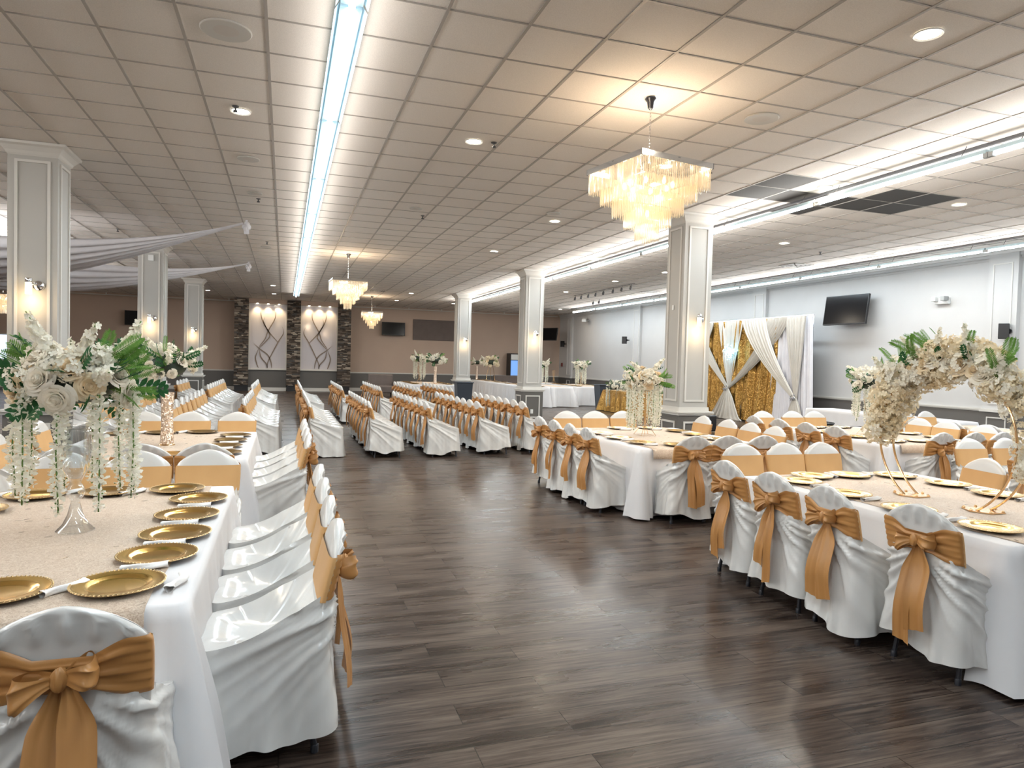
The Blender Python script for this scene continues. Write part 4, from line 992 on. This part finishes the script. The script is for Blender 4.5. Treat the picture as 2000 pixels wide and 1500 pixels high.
panel('sheer_drape', crossing(17.33, 18.63, KA, .95, e=1.1), 'cream sheer drape hanging straight into the first silver brooch', 3, BX - .05)
panel('sheer_drape', crossing(19.5, 20.4, KA, .95, e=1.2), 'cream sheer drape sweeping in from the column side to the first brooch', 4, BX - .09)
panel('sheer_drape', crossing(18.75, 19.45, 20.5, 1.0), 'cream sheer drape slanting away behind the backdrop column', 10, BX - .13)
panel('sheer_drape', crossing(15.35, 16.2, KA, .95), 'cream sheer drape crossing leftward down to the first brooch', 5, BX - .09)
panel('sheer_drape', crossing(16.25, 17.28, KB, .82), 'cream sheer drape crossing over toward the second brooch', 6, BX - .15)
panel('sheer_drape', crossing(14.7, 15.5, KB, .82, e=1.1), 'cream sheer drape hanging straight into the second silver brooch', 7, BX - .10)
panel('sheer_drape', [(.95, KA - .08, KA + .08), (.7, KA - .30, KA + .28), (.35, KA - .5, KA + .55), (.1, KA - .65, KA + .78), (.02, KA - .8, KA + .95)], 'cream sheer drape skirt flaring to the floor below the first brooch', 8, BX - .12)
panel('sheer_drape', [(.82, KB - .07, KB + .07), (.55, KB - .22, KB + .22), (.02, KB - .36, KB + .36)], 'cream sheer drape skirt below the second brooch', 9, BX - .12)
for yk, zk, w in ((KA, .95, 'first'), (KB, .82, 'second')):
    mb = MB(); r = random.Random(2)
    for k in range(26):
        a = r.uniform(0, 6.28); q = r.uniform(0, .11); mb.sphere((0, q * cos(a), q * sin(a)), r.uniform(.010, .018), 4)
    mb.sphere((0, 0, 0), .03, 6); tag(obj('drape_brooch', mb, 'silverglitter', loc=(BX - .2, yk, zk), smooth=False), 'sparkling silver brooch, %s from the column, pinching the sheer drapes' % w, 'brooch', 'silver brooches')
o = empty('led_starburst', (BX - .25, 17.68, 2.06)); tag(o, 'cool blue LED starburst lamp hanging before the sheer drape', 'lamp')
r = random.Random(9); mb = MB()
for k in range(70):
    d = rdir(r); mb.tube([d * .02, d * r.uniform(.12, .26)], .002, 4)
obj('wire_rays', mb, 'chrome', o)
mb = MB()
for k in range(70):
    d = rdir(r) * r.uniform(.05, .25); mb.sphere(tuple(d), .015, 4)
obj('led_points', mb, 'led', o, smooth=False)['kind'] = 'stuff'
mb = MB(); mb.tube([(0, 0, .1), (0, 0, .8)], .004, 5); obj('cord', mb, 'greydark', o)
point((BX - .45, 17.68, 2.06), 2., (.3, .7, 1.), .1)

# ------------------------------------------------------------------ banquet tables
def dressed(x0, x1, y0, y1, name, seed, inset=.16, near=.10, far=0., ri=None):
    table_under(x0, x1, y0, y1, 'folding table under the white cloth of the %s' % name)
    tablecloth('tablecloth', x0, x1, y0, y1, TZ, 'white floor-length cloth on the %s' % name, 'white tablecloths', seed=seed)
    a, b = ri if ri else (x0 + inset, x1 - inset)
    runner(a, b, y0, y1, TZ, 'champagne lace overlay along the %s' % name, 'champagne lace overlays', near, far)
PZ = TZ + .0075
def setting(x, y, side, name, w, low=False, nap=True):
    "side: which way the napkin lies relative to the plate (dx, dy, rz)"
    plate(x, y, PZ, 'gold charger plate on the %s, %s' % (name, w), 'gold charger plates', low)
    if nap: napkin(x + side[0], y + side[1], PZ, side[2], 'rolled napkin on the %s, beside plate %s' % (name, w.replace('the ', '')), 'rolled napkins')
SASH = ''
def tchair(x, y, face, name, w, v=None, jit=.04): chair(x, y, face, 'gold-sashed white chair at the %s, %s' % (name, w), 'sashed chairs around the tables', v, jit)
# T1: crystal vase table
N1 = 'crystal vase table'
dressed(-1.86, -.31, 2.60, 4.93, N1, 1, ri=(-1.72, -.44))
for (x, y, sd, w) in [(-.57, 2.84, (.20, -.02, R(80)), 'near corner by the aisle'), (-.50, 3.22, (-.02, -.17, R(8)), 'second on the aisle side'), (-.48, 3.58, (-.02, -.17, R(5)), 'third on the aisle side'), (-.48, 3.99, (-.01, -.19, R(4)), 'fourth on the aisle side'), (-.47, 4.42, (.0, -.2, R(6)), 'fifth on the aisle side'),
                      (-.63, 4.76, (-.24, -.05, R(50)), 'far end nearest the aisle'), (-1.01, 4.74, (-.22, .02, R(40)), 'middle of the far end'), (-1.38, 4.70, (-.2, .02, R(40)), 'third along the far end'), (-.94, 2.84, (.2, .0, R(50)), 'near end beside the corner plate'), (-1.55, 4.30, (.0, -.18, R(10)), 'inner side below the far corner')]:
    setting(x, y, sd, N1, w)
tchair(-.56, 2.16 + .27, 0, N1, 'near end, back to camera', 0, 0)
for k, y in enumerate((3.02, 3.55, 4.07, 4.60)): tchair(-.07, y, -90, N1, '%s from the near end along the aisle' % ORD[k], [2, 1, 3, 1][k], .03)
for k, x in enumerate((-.52, -.97, -1.42)): tchair(x, 5.11, 180, N1, 'far end, %s from the aisle' % ORD[k])
for k, y in enumerate((3.1, 3.7, 4.3)): tchair(-2.1, y, 90, N1, 'inner side, %s from the near end' % ORD[k])
trumpet_vase(-.95, 3.80, TZ + .006, 'clear glass trumpet vase on the nearest lace-covered table', .50)
bouquet((-.95, 3.80, 1.44), .36, 3, 'large bouquet of cream roses, ferns and hanging white strands in the glass vase', strands=10, slen=.52, roses=20, clusters=11, ferns=20, leaves=22, spikes=8, flat=.62, srad=.72)
# T2
N2 = 'glitter vase table'
dressed(-1.86, -.29, 6.15, 8.35, N2, 2, ri=(-1.70, -.42))
for (x, y, w) in [(-.50, 6.48, 'near corner by the aisle'), (-.52, 6.95, 'second on the aisle side'), (-.50, 7.40, 'third on the aisle side'), (-.48, 7.85, 'far corner by the aisle'), (-.84, 8.20, 'far end nearest the aisle'), (-1.24, 8.16, 'middle of the far end'), (-1.6, 8.1, 'far inner corner'), (-.9, 6.4, 'near end second from aisle')]:
    setting(x, y, (.0, -.2, R(6)) if x > -.6 else (-.2, 0, R(60)), N2, w, True)
for k, x in enumerate((-.58, -1.03, -1.48)): tchair(x, 6.12, 0, N2, 'near end, %s from the aisle' % ORD[k])
for k, y in enumerate((6.42, 6.95, 7.45, 7.95)): tchair(-.08, y, -90, N2, '%s from the near end along the aisle' % ORD[k])
for k, x in enumerate((-.54, -1.04, -1.54)): tchair(x, 8.64, 180, N2, 'far end, %s from the aisle' % ORD[k])
for k, y in enumerate((6.2, 6.72, 7.25, 7.8)): tchair(-1.97, y, 90, N2, 'inner side, %s from the near end' % ORD[k])
glitter_vase(-1.04, 7.15, TZ + .006, 'champagne glitter cylinder vase on the second lace-covered table', .5)
bouquet((-1.04, 7.15, 1.46), .33, 11, 'dark leafy bouquet with white dahlias in the glitter vase', strands=0, roses=9, clusters=14, ferns=9, leaves=18, spikes=5, flat=.75, white=True)
# RT1 hoop table
N3 = 'gold hoop table'
dressed(3.52, 5.2, 2.50, 4.68, N3, 3, ri=(3.66, 5.06))
for (x, y, sd, w) in [(3.78, 2.80, (-.02, .2, R(5)), 'near corner by the aisle'), (3.74, 3.30, (.0, -.2, R(8)), 'second on the aisle side'), (3.74, 3.80, (.02, -.19, R(8)), 'third on the aisle side'), (3.78, 4.30, (.0, -.2, R(5)), 'far corner by the aisle'), (4.06, 4.50, (.2, .0, R(70)), 'far end nearest the aisle'), (4.42, 4.48, (.2, 0, R(60)), 'middle of the far end'), (4.82, 4.40, (.16, .0, R(70)), 'far end by the inner corner'),
                      (4.92, 4.00, (.0, -.2, R(10)), 'inner side below the far corner'), (4.88, 3.58, (0, -.2, R(5)), 'second on the inner side'), (4.90, 3.1, (0, -.2, R(5)), 'third on the inner side')]:
    setting(x, y, sd, N3, w)
for k, (x, y) in enumerate(((3.50, 2.78), (3.42, 3.30), (3.43, 3.83), (3.46, 4.37))): tchair(x, y, 90 + (-4, 4, 0, 2)[k], N3, '%s from the near end along the aisle' % ORD[k], [1, 0, 3, 1][k], 0)
for k, x in enumerate((4.00, 4.49, 4.92)): tchair(x, 5.05, 180, N3, 'far end, %s from the aisle' % ORD[k])
for k, y in enumerate((4.22, 3.68, 3.14)): tchair(5.26, y, -90 + 8, N3, 'inner side, %s from the far end' % ORD[k])
def hoop(x, y, z, label, R_=.50, rz=0):
    o = empty('hoop_flower_stand', (x, y, z), rz); tag(o, label, 'flower stand', VG)
    for s in (-1, 1):
        mb = MB(); mb.lathe([(0, .003), (.118, .003), (.118, .010), (0, .010)], 6, Matrix.Translation((0, s * .265, 0))); obj('hexagon_base', mb, 'gold_metal', o, smooth=False)
        for k in range(6):
            a = k * pi / 3; mb = MB(); mb.sphere((.105 * cos(a), s * .265 + .105 * sin(a), .012), .010, 5); obj('foot', mb, 'gold_metal', o)
    for sx in (-.06, .06):
        mb = MB(); a0 = math.acos(.265 / R_) if R_ > .265 else .2
        cz = sqrt(R_ ** 2 - .265 ** 2); mb.tube([(sx, R_ * sin(t), cz + R_ * 1.0 * cos(t) + .006) for t in [(-pi + math.asin(.265 / R_)) + q * (2 * pi - 2 * math.asin(.265 / R_)) / 60 for q in range(61)]], .0075, 8)
        obj('hoop', mb, 'gold_metal', o)
    return o
hoop(4.24, 3.46, TZ + .006, 'double gold hoop stand on the hoop table', .50)
def garland(x, y, z, R_, label, a0, a1, seed, n=60, rose_n=12, big=.105, rz=0., nf=12):
    r = random.Random(seed); o = empty('flower_garland', (x, y, z), rz); tag(o, label, 'flowers', 'flower centrepieces')
    cz = sqrt(R_ ** 2 - .265 ** 2)
    def P(t, off): return Vector((off.x * .75, (R_ + off.y) * sin(t), cz + (R_ + off.y) * cos(t)))
    for k in range(n):
        q = k / n; t = a0 + (a1 - a0) * q; fat = .6 + .5 * abs(cos(t)) + .25 * (q > .75)
        near = max(0., min(1., (-t - .7) / .8)); off = Vector((r.uniform(-.13, .13), r.uniform(-.06, .12) * fat + near * r.uniform(-.02, .22), 0)); p = P(t, off); d = Vector((off.x * 4, sin(t), cos(t))) + rdir(r) * .5
        put(o, 'blossom_cluster', CLUS[2 if r.random() < .7 else 0], aim(d, p, r.uniform(0, 6), big * r.uniform(.5, .85) * fat))
    for k in range(rose_n):
        t = -.75 + 1.6 * (k + .5) / rose_n; sx = -1 if k % 3 else 1; p = P(t, Vector((sx * .14, r.uniform(-.02, .10), 0))); put(o, 'rose', ROSES[k % 4], aim((sx * 1., sin(t) * .6, cos(t) * .7), p, r.uniform(0, 6), r.uniform(.055, .085)))
    for k in range(nf):
        t = r.uniform(-.9, .9); p = P(t, Vector((r.uniform(-.12, .05), .06, 0))); put(o, 'fern_frond', FERNS[k % 2], aim((r.uniform(-.8, .5), sin(t) + r.uniform(-.5, .5), cos(t)), p, r.uniform(0, 6), r.uniform(.17, .27)))
    for k in range(7):
        t = r.uniform(-.6, .7); p = P(t, Vector((r.uniform(-.15, .1), .03, 0))); put(o, 'leaf_sprig', FERNS[2 + k % 2], aim((r.uniform(-1, 0), sin(t), .4 + cos(t) * .4), p, r.uniform(0, 6), r.uniform(.12, .17)))
    for k in range(4):
        t = (-.25, .35, .85, .1)[k]; p = P(t, Vector((-.05, .05, 0))); put(o, 'flower_spike', SPIKES[k % 2], aim((-.3, sin(t) * 1.2, 1), p, r.uniform(0, 6), r.uniform(.20, .30)))
    for k in range(5):
        t = (a1 - .15, a1 - .4, a0 + .12, a1 - .28, a0 + .3)[k]; p = P(t, Vector((r.uniform(-.1, .1), 0, 0))); put(o, 'blossom_cluster', CLUS[2], aim((0, 0, -1), p + Vector((0, 0, -.10)), 0, .075))
    return o
garland(4.24, 3.46, TZ + .006, .50, 'cream blossom garland wrapped over the double gold hoop', -1.80, 1.60, 4, n=120, rose_n=14, big=.125, nf=20)
# RT2 wire stand table
N4 = 'gold wire stand table'
dressed(3.52, 5.25, 6.35, 8.55, N4, 4, ri=(3.66, 5.1))
for (x, y, w) in [(3.78, 6.78, 'near corner by the aisle'), (3.74, 7.25, 'second on the aisle side'), (3.74, 7.78, 'third on the aisle side'), (4.08, 6.55, 'near end nearest the aisle'), (4.50, 6.52, 'middle of the near end'), (4.30, 8.36, 'far end nearest the aisle'), (4.76, 8.36, 'middle of the far end'), (4.96, 7.95, 'far inner corner'), (4.94, 7.5, 'second on the inner side'), (4.94, 7.0, 'third on the inner side')]:
    setting(x, y, (.0, -.2, R(6)), N4, w, True)
for k, y in enumerate((6.86, 7.32, 7.83, 8.34)): tchair(3.44, y, 90, N4, '%s along the aisle from near end' % ORD[k])
for k, x in enumerate((3.93, 4.33, 4.76)): tchair(x, 6.27, 0, N4, 'near end, %s from the aisle' % ORD[k])
for k, x in enumerate((3.92, 4.36, 4.82)): tchair(x, 8.97, 180, N4, 'far end, %s from the aisle' % ORD[k])
for k, y in enumerate((6.9, 7.35, 7.82, 8.4)): tchair(5.36, y, -90, N4, 'inner side, %s from the near end' % ORD[k])
wire_stand(4.27, 7.60, TZ + .006, 'gold wire flower stand on the table by the aisle chairs', .55)
bouquet((4.27, 7.60, 1.40), .33, 21, 'bouquet of blush roses with long hanging strands on the gold wire stand', strands=10, slen=.55, roses=17, clusters=8, ferns=13, leaves=7, spikes=4, flat=.75, srad=.62)
# RT3
N5 = 'strand-draped table'
dressed(6.90, 8.55, 6.38, 8.55, N5, 5, ri=(7.04, 8.4))
for (x, y, w) in [(7.14, 6.60, 'near corner by the first chairs'), (7.12, 7.1, 'second on the wire stand side'), (7.14, 7.7, 'third on the wire stand side'), (7.56, 6.60, 'middle of the near end'), (8.0, 6.62, 'near end, inner'), (7.5, 8.32, 'far end, first'), (7.95, 8.30, 'far end, middle'), (8.3, 7.9, 'inner side, far'), (8.3, 7.4, 'inner side, middle'), (8.3, 6.95, 'inner side, near')]:
    setting(x, y, (.2, .0, R(66)), N5, w, True)
for k, y in enumerate((6.88, 7.38, 7.92, 8.44)): tchair(6.84, y, 90, N5, '%s from near end facing inward' % ORD[k])
for k, x in enumerate((7.35, 7.85, 8.32)): tchair(x, 6.36, 0, N5, 'near end, %s across' % ORD[k])
for k, x in enumerate((7.42, 8.0, 8.45)): tchair(x, 9.08, 180, N5, 'far end, %s across' % ORD[k])
for k, y in enumerate((6.95, 7.5, 7.95)): tchair(8.88, y, -90, N5, 'inner side, %s along' % ORD[k])
wire_stand(7.60, 7.40, TZ + .006, 'gold wire flower stand on the strand-draped table', .5)
bouquet((7.60, 7.40, 1.44), .34, 31, 'round white bouquet with short hanging strands above the strand-draped table', strands=9, slen=.48, roses=16, clusters=12, ferns=5, leaves=10, spikes=4, flat=.75, white=True, srad=.62)
# RT4 at the frame edge beyond the hoop
N6 = 'second hoop table'
dressed(6.9, 8.5, 2.6, 4.9, N6, 6)
hoop(7.5, 5.0 - .55, TZ + .006, 'second gold hoop stand at the picture edge', .50)
garland(7.5, 4.45, TZ + .006, .50, 'white garland on the second hoop at the picture edge', -1.0, 1.0, 8, n=40, rose_n=6)
for k, y in enumerate((3.9, 4.45)): tchair(6.75, y, 90, N6, 'hoop side, %s along' % ORD[k])
for k, x in enumerate((7.0, 7.55)): tchair(x, 5.18, 180, N6, 'far end, %s along' % ORD[k])
# RT5 by the grey wall
N7 = 'table by the grey wall'
dressed(9.85, 11.2, 6.7, 8.6, N7, 7)
for k, y in enumerate((6.95, 7.5, 8.1, 8.6)): tchair(9.55, y, 90, N7, 'inner side, %s along' % ORD[k])
for k, x in enumerate((10.0, 10.5, 11.0)): tchair(x, 9.15, 180, N7, 'far end, %s from the head' % ORD[k])
for k, (x, y) in enumerate(((10.1, 6.9), (10.1, 7.5), (10.1, 8.1), (10.9, 7.5))): plate(x, y, PZ, 'gold charger plate on the table by the grey wall, number %s from the near end' % ORD[k], 'gold charger plates', True)
# buffet along grey wall
table_under(11.25, 12.0, 9.2, 12.75, 'buffet table hidden under a plain white cloth')
tablecloth('tablecloth', 11.25, 12.0, 9.2, 12.75, TZ, 'plain white cloth on the long buffet by the backdrop end', 'white tablecloths', seed=12)
mb = MB(); mb.lathe([(.0, 0), (.20, 0), (.26, .50), (.28, .52), (.26, .54), (.24, .50), (.19, .03), (0, .03)], 20); tag(obj('black_tub', mb, 'black', loc=(10.35, 11.3, 0)), 'round black tub on the floor before the plain buffet', 'tub')
mb = MB(); mb.lathe([(.0, 0), (.17, 0), (.22, .45), (.24, .47), (.22, .49), (.20, .45), (.16, .03), (0, .03)], 20); tag(obj('black_tub', mb, 'black', loc=(10.75, 10.7, 0)), 'smaller black tub near the strand-draped bouquet', 'tub')

# ------------------------------------------------------------------ ceremony rows (chairs look toward the grey wall)
RX = [-3.40, -2.42, -1.50, -.58, .40, 1.33, 2.25, 3.18, 4.04]
RN = ['first', 'second', 'third', 'fourth', 'fifth', 'sixth', 'seventh', 'eighth', 'ninth']
NEARY = {0: (11.6, 7), 1: (10.9, 8), 2: (10.8, 8), 3: (11.75, 7), 4: (11.45, 8), 5: (11.30, 8), 6: (11.26, 8), 7: (11.45, 8), 8: (11.55, 8)}
for k, xt in enumerate(RX):
    y0, n = NEARY[k]; dy = (14.75 - y0) / (n - 1)
    for i in range(n): chair(xt + .27, y0 + dy * i + rnd.uniform(-.02, .02), 90, 'ceremony chair in near block, %s row from stone side, %s along it' % (RN[k], ORD[i]), 'ceremony chairs in the near block', None, .05)
    if k < 1: continue
    n = 8; y0 = 17.1 if k > 2 else 16.9; dy = (20.75 - y0) / (n - 1)
    if k == 3: y0 += 0
    for i in range(n):
        if k < 2 and abs(y0 + dy * i - 17.7) < .85: continue
        chair(xt - .02 * (k < 4) * 5 + .27, y0 + dy * i + rnd.uniform(-.02, .02), 90, 'ceremony chair in far block, %s row from stone side, %s along it' % (RN[k], ORD[i]), 'ceremony chairs in the far block', None, .05)

# ------------------------------------------------------------------ far tables
FT = 'far tables'
def longt(x0, x1, y0, y1, name, seed):
    table_under(x0, x1, y0, y1, 'table under the cloth of the ' + name.replace('before the taupe wall', '').replace('behind the first column', '').strip())
    tablecloth('tablecloth', x0, x1, y0, y1, TZ, 'white pleated cloth on the ' + name, 'white tablecloths', seed=seed, flare=.15, folds=.03)
    runner(x0 + .12, x1 - .12, y0 + .03, y1 - .03, TZ, 'champagne overlay on the ' + name, 'champagne lace overlays', 0, 0)
longt(4.05, 5.75, 23.4, 26.2, 'far table with two bouquets before the taupe wall', 20)
longt(8.10, 8.90, 22.6, 30.4, 'long table running past the outlet column', 21)
longt(9.12, 9.9, 22.9, 25.4, 'table tucked behind the outlet column', 22)
longt(10.3, 11.9, 23.6, 26.6, 'table between the outlet column and grey bin', 23)
longt(10.1, 11.0, 27.0, 29.5, 'farthest table by the grey corner', 24)
k = 0
for (x0, x1, y0, y1, nm) in ((4.05, 5.75, 23.4, 26.2, 'far two-bouquet table'), (8.10, 8.90, 22.6, 30.4, 'long far table'), (10.3, 11.9, 23.6, 26.6, 'table by the grey bin')):
    ys = [y0 + .3 + i * (y1 - y0 - .6) / 5 for i in range(6)]; q = 0
    for y in ys:
        for x in (x0 + .25, x1 - .25):
            plate(x, y, PZ, 'tiny gold charger plate on the %s, %s along the %s edge' % (nm, ORD[q // 2], 'near' if x < (x0 + x1) / 2 else 'inner'), 'gold charger plates', True); q += 1
glitter_vase(5.15, 24.4, TZ + .006, 'champagne vase on the far table, right of the strands', .62)
bouquet((5.15, 24.4, 1.55), .42, 41, 'far leafy white bouquet in the slim champagne vase', strands=0, roses=8, clusters=12, ferns=6, leaves=10, spikes=4, white=True)
wire_stand(4.72, 25.2, TZ + .006, 'wire stand on the far table under hanging strands', .62)
bouquet((4.72, 25.2, 1.60), .40, 42, 'far white bouquet with long strands beside the leafy one', strands=7, slen=.7, roses=8, clusters=12, ferns=6, leaves=5, spikes=4, white=True)
o = empty('gold_candelabra_stand', (8.5, 28.7, TZ + .006)); tag(o, 'tall gold legged stand on the long far table', 'flower stand', VG)
for a in (-.25, 0, .25):
    mb = MB(); mb.tube([(a, a * .6, 0), (a * .8, a * .5, .3), (a * .3, 0, .72)], .008, 6); obj('leg', mb, 'gold_metal', o)
bouquet((8.5, 28.7, 1.52), .42, 43, 'round cream hydrangea bouquet on tall gold legs over the long far table', strands=0, roses=5, clusters=26, ferns=3, leaves=4, spikes=2, flat=.95, cream=True)
glitter_vase(7.6 + .8, 22.95, TZ + .006, 'champagne glitter vase at the near end of the long table', .52)
bouquet((8.4, 22.95, 1.40), .36, 44, 'white rose bouquet half hidden by the outlet column', strands=0, roses=16, clusters=8, ferns=3, leaves=12, spikes=0, white=True)
wire_stand(10.0 + .45, 26.2, TZ + .006, 'wire stand behind the outlet column', .55)
bouquet((10.0, 26.3, 1.5), .36, 45, 'white bouquet with strands just past the outlet column', strands=8, slen=.72, roses=8, clusters=12, ferns=6, leaves=6, spikes=4, white=True)
wire_stand(11.0, 24.7, TZ + .006, 'gold wire stand on the table by the grey bin', .5)
bouquet((11.0, 24.7, 1.5), .38, 46, 'white bouquet with long strands on the table by the grey bin', strands=9, slen=.72, roses=10, clusters=12, ferns=5, leaves=8, spikes=6, white=True)
glitter_vase(8.28, 30.15, TZ + .006, 'slim champagne vase at the far end of the long table', .62)
bouquet((8.28, 30.15, 1.5), .3, 47, 'sparse bouquet peeking past the farthest column', strands=0, roses=5, clusters=5, ferns=3, leaves=5, spikes=2, white=True)
def sofa(x0, x1, y, label):
    o = empty('sofa', ((x0 + x1) / 2, y, 0)); tag(o, label, 'sofa', 'grey sofas'); w = (x1 - x0) / 2
    for nm, b in (('backrest', (-w, w, .25, .5, .2, .92)), ('seat', (-w, w, -.4, .3, .18, .46)), ('armrest', (-w - .12, -w, -.4, .5, .1, .64)), ('armrest', (w, w + .12, -.4, .5, .1, .64))):
        mb = MB(); mb.b2(*b); obj(nm, mb, 'board', o, smooth=False, bevel=.04)
    for a in (-1, 1):
        for q in (-.3, .42): mb = MB(); mb.tube([(a * (w - .05), q, 0), (a * (w - .05), q, .2)], .02, 6); obj('leg', mb, 'black', o)
sofa(3.3, 4.3, 28.6, 'grey sofa behind the far two-bouquet table')
sofa(9.5, 11.2, 31.2, 'long grey sofa against the taupe wall by the cooler')
# bins
def bin_(x, y, w, d, h, label):
    o = empty('waste_bin', (x, y, 0)); tag(o, label, 'bin', 'grey waste bins')
    mb = MB(); vs = [(a * w * q / 2, b * d * q / 2, z) for q, z in ((.8, 0), (1, h), (.94, h), (.75, .03)) for a, b in ((-1, -1), (1, -1), (1, 1), (-1, 1))]
    fs = [(j * 4 + i, j * 4 + (i + 1) % 4, j * 4 + 4 + (i + 1) % 4, j * 4 + 4 + i) for j in range(3) for i in range(4)] + [(0, 3, 2, 1), (12, 13, 14, 15)]
    mb.add(vs, fs); obj('body', mb, 'bin', o, smooth=False, bevel=.01)
    mb = MB(); frame = [(a * w * .53, b * d * .53, h) for a, b in ((-1, -1), (1, -1), (1, 1), (-1, 1))]; mb.tube(frame, .018, 6, closed=True); obj('rim', mb, 'bin', o)
bin_(5.75, 22.6, .55, .45, .85, 'dark grey bin beside the farthest column')
bin_(10.75, 22.0, .68, .5, .86, 'dark grey bin by the gold sequin table')
# gold head table
table_under(10.35, 11.1, 16.4, 21.4, 'head table hidden under gold sequin cloth')
tablecloth('sequin_tablecloth', 10.35, 11.1, 16.4, 21.4, TZ, 'gold sequin cloth over the long head table with swagged folds', None, 'sequin', seed=30, flare=.2, folds=.075, cat='tablecloth')
mb = MB()
def under(u, v): return (10.30 - .06 * sin(u * 40) * .5, 16.5 + 4.8 * u, .5 - .48 * v)
for k, y in enumerate((20.6, 19.3, 18.0, 16.8)):
    r = random.Random(k + 70)
    bouquet((10.42, y, TZ + .14), .36, 50 + k, 'white and green flowers trailing over the gold head table, %s from the grey bin' % ORD[k], 'head table flowers', strands=5, slen=.6, roses=4, clusters=9, ferns=4, leaves=4, spikes=3, white=True, srad=.8)
for k, (x, y) in enumerate(((9.3, 14.9), (9.75, 14.5))):
    o = empty('equipment_case', (x, y, 0)); tag(o, 'black equipment case on the floor behind the wire stand table, %s of two' % ORD[k], 'case', 'black equipment cases')
    mb = MB(); mb.b2(-.25, .25, -.2, .2, .03, .42); obj('body', mb, 'bag', o, smooth=False, bevel=.03)
    mb = MB(); mb.tube([(-.12, 0, .42), (-.10, 0, .50), (.10, 0, .50), (.12, 0, .42)], .012, 6); obj('handle', mb, 'black', o)
# far side behind the first column
mb = MB(); longt(-11.6, -9.6, 25.0, 28.0, 'distant table at the picture edge behind the first column', 25)
bouquet((-10.3, 26.0, 1.55), .40, 60, 'distant cream bouquet at the picture edge', strands=0, roses=10, clusters=10, ferns=3, leaves=6, spikes=2)
glitter_vase(-10.3, 26.0, TZ + .006, 'distant champagne vase at the picture edge', .6)
for k, (x, y) in enumerate(((-9.3, 25.2), (-9.3, 25.9), (-8.6, 24.4))): tchair(x, y, 90, 'distant picture-edge table', '%s of three' % ORD[k])

# ------------------------------------------------------------------ light fill, world, camera
w = bpy.data.worlds.new('world'); sc.world = w; w.use_nodes = True
w.node_tree.nodes['Background'].inputs[0].default_value = (.8, .85, 1, 1); w.node_tree.nodes['Background'].inputs[1].default_value = .3
cam = bpy.data.cameras.new('camera'); co = bpy.data.objects.new('camera', cam); COL.objects.link(co); sc.camera = co
F_, YAW, PITCH, ROLL = 1345.8, R(18.2987), R(-1.8795), R(1.5269)
cam.sensor_width = 36; cam.sensor_fit = 'HORIZONTAL'; cam.lens = 36 * F_ / 2000; cam.clip_start = .05; cam.clip_end = 100
cy, sy, cp, sp = cos(YAW), sin(YAW), cos(PITCH), sin(PITCH)
fw = Vector((sy * cp, cy * cp, sp)); r0 = Vector((cy, -sy, 0)); u0 = r0.cross(fw)
rt = r0 * cos(ROLL) + u0 * sin(ROLL); up = -r0 * sin(ROLL) + u0 * cos(ROLL)
M = Matrix((( rt.x, up.x, -fw.x, 0), (rt.y, up.y, -fw.y, 0), (rt.z, up.z, -fw.z, 1.6), (0, 0, 0, 1)))
co.matrix_world = M
sc.view_settings.view_transform = 'Standard'; sc.view_settings.look = 'None'; sc.view_settings.gamma = 1.; sc.view_settings.use_curve_mapping = False
sc.view_settings.exposure = 0.75
sc.cycles.max_bounces = 8; sc.cycles.diffuse_bounces = 4; sc.cycles.glossy_bounces = 3; sc.cycles.transmission_bounces = 6; sc.cycles.transparent_max_bounces = 16
sc.cycles.sample_clamp_indirect = 4.; sc.cycles.caustics_reflective = False; sc.cycles.caustics_refractive = False
sc.cycles.use_denoising = True
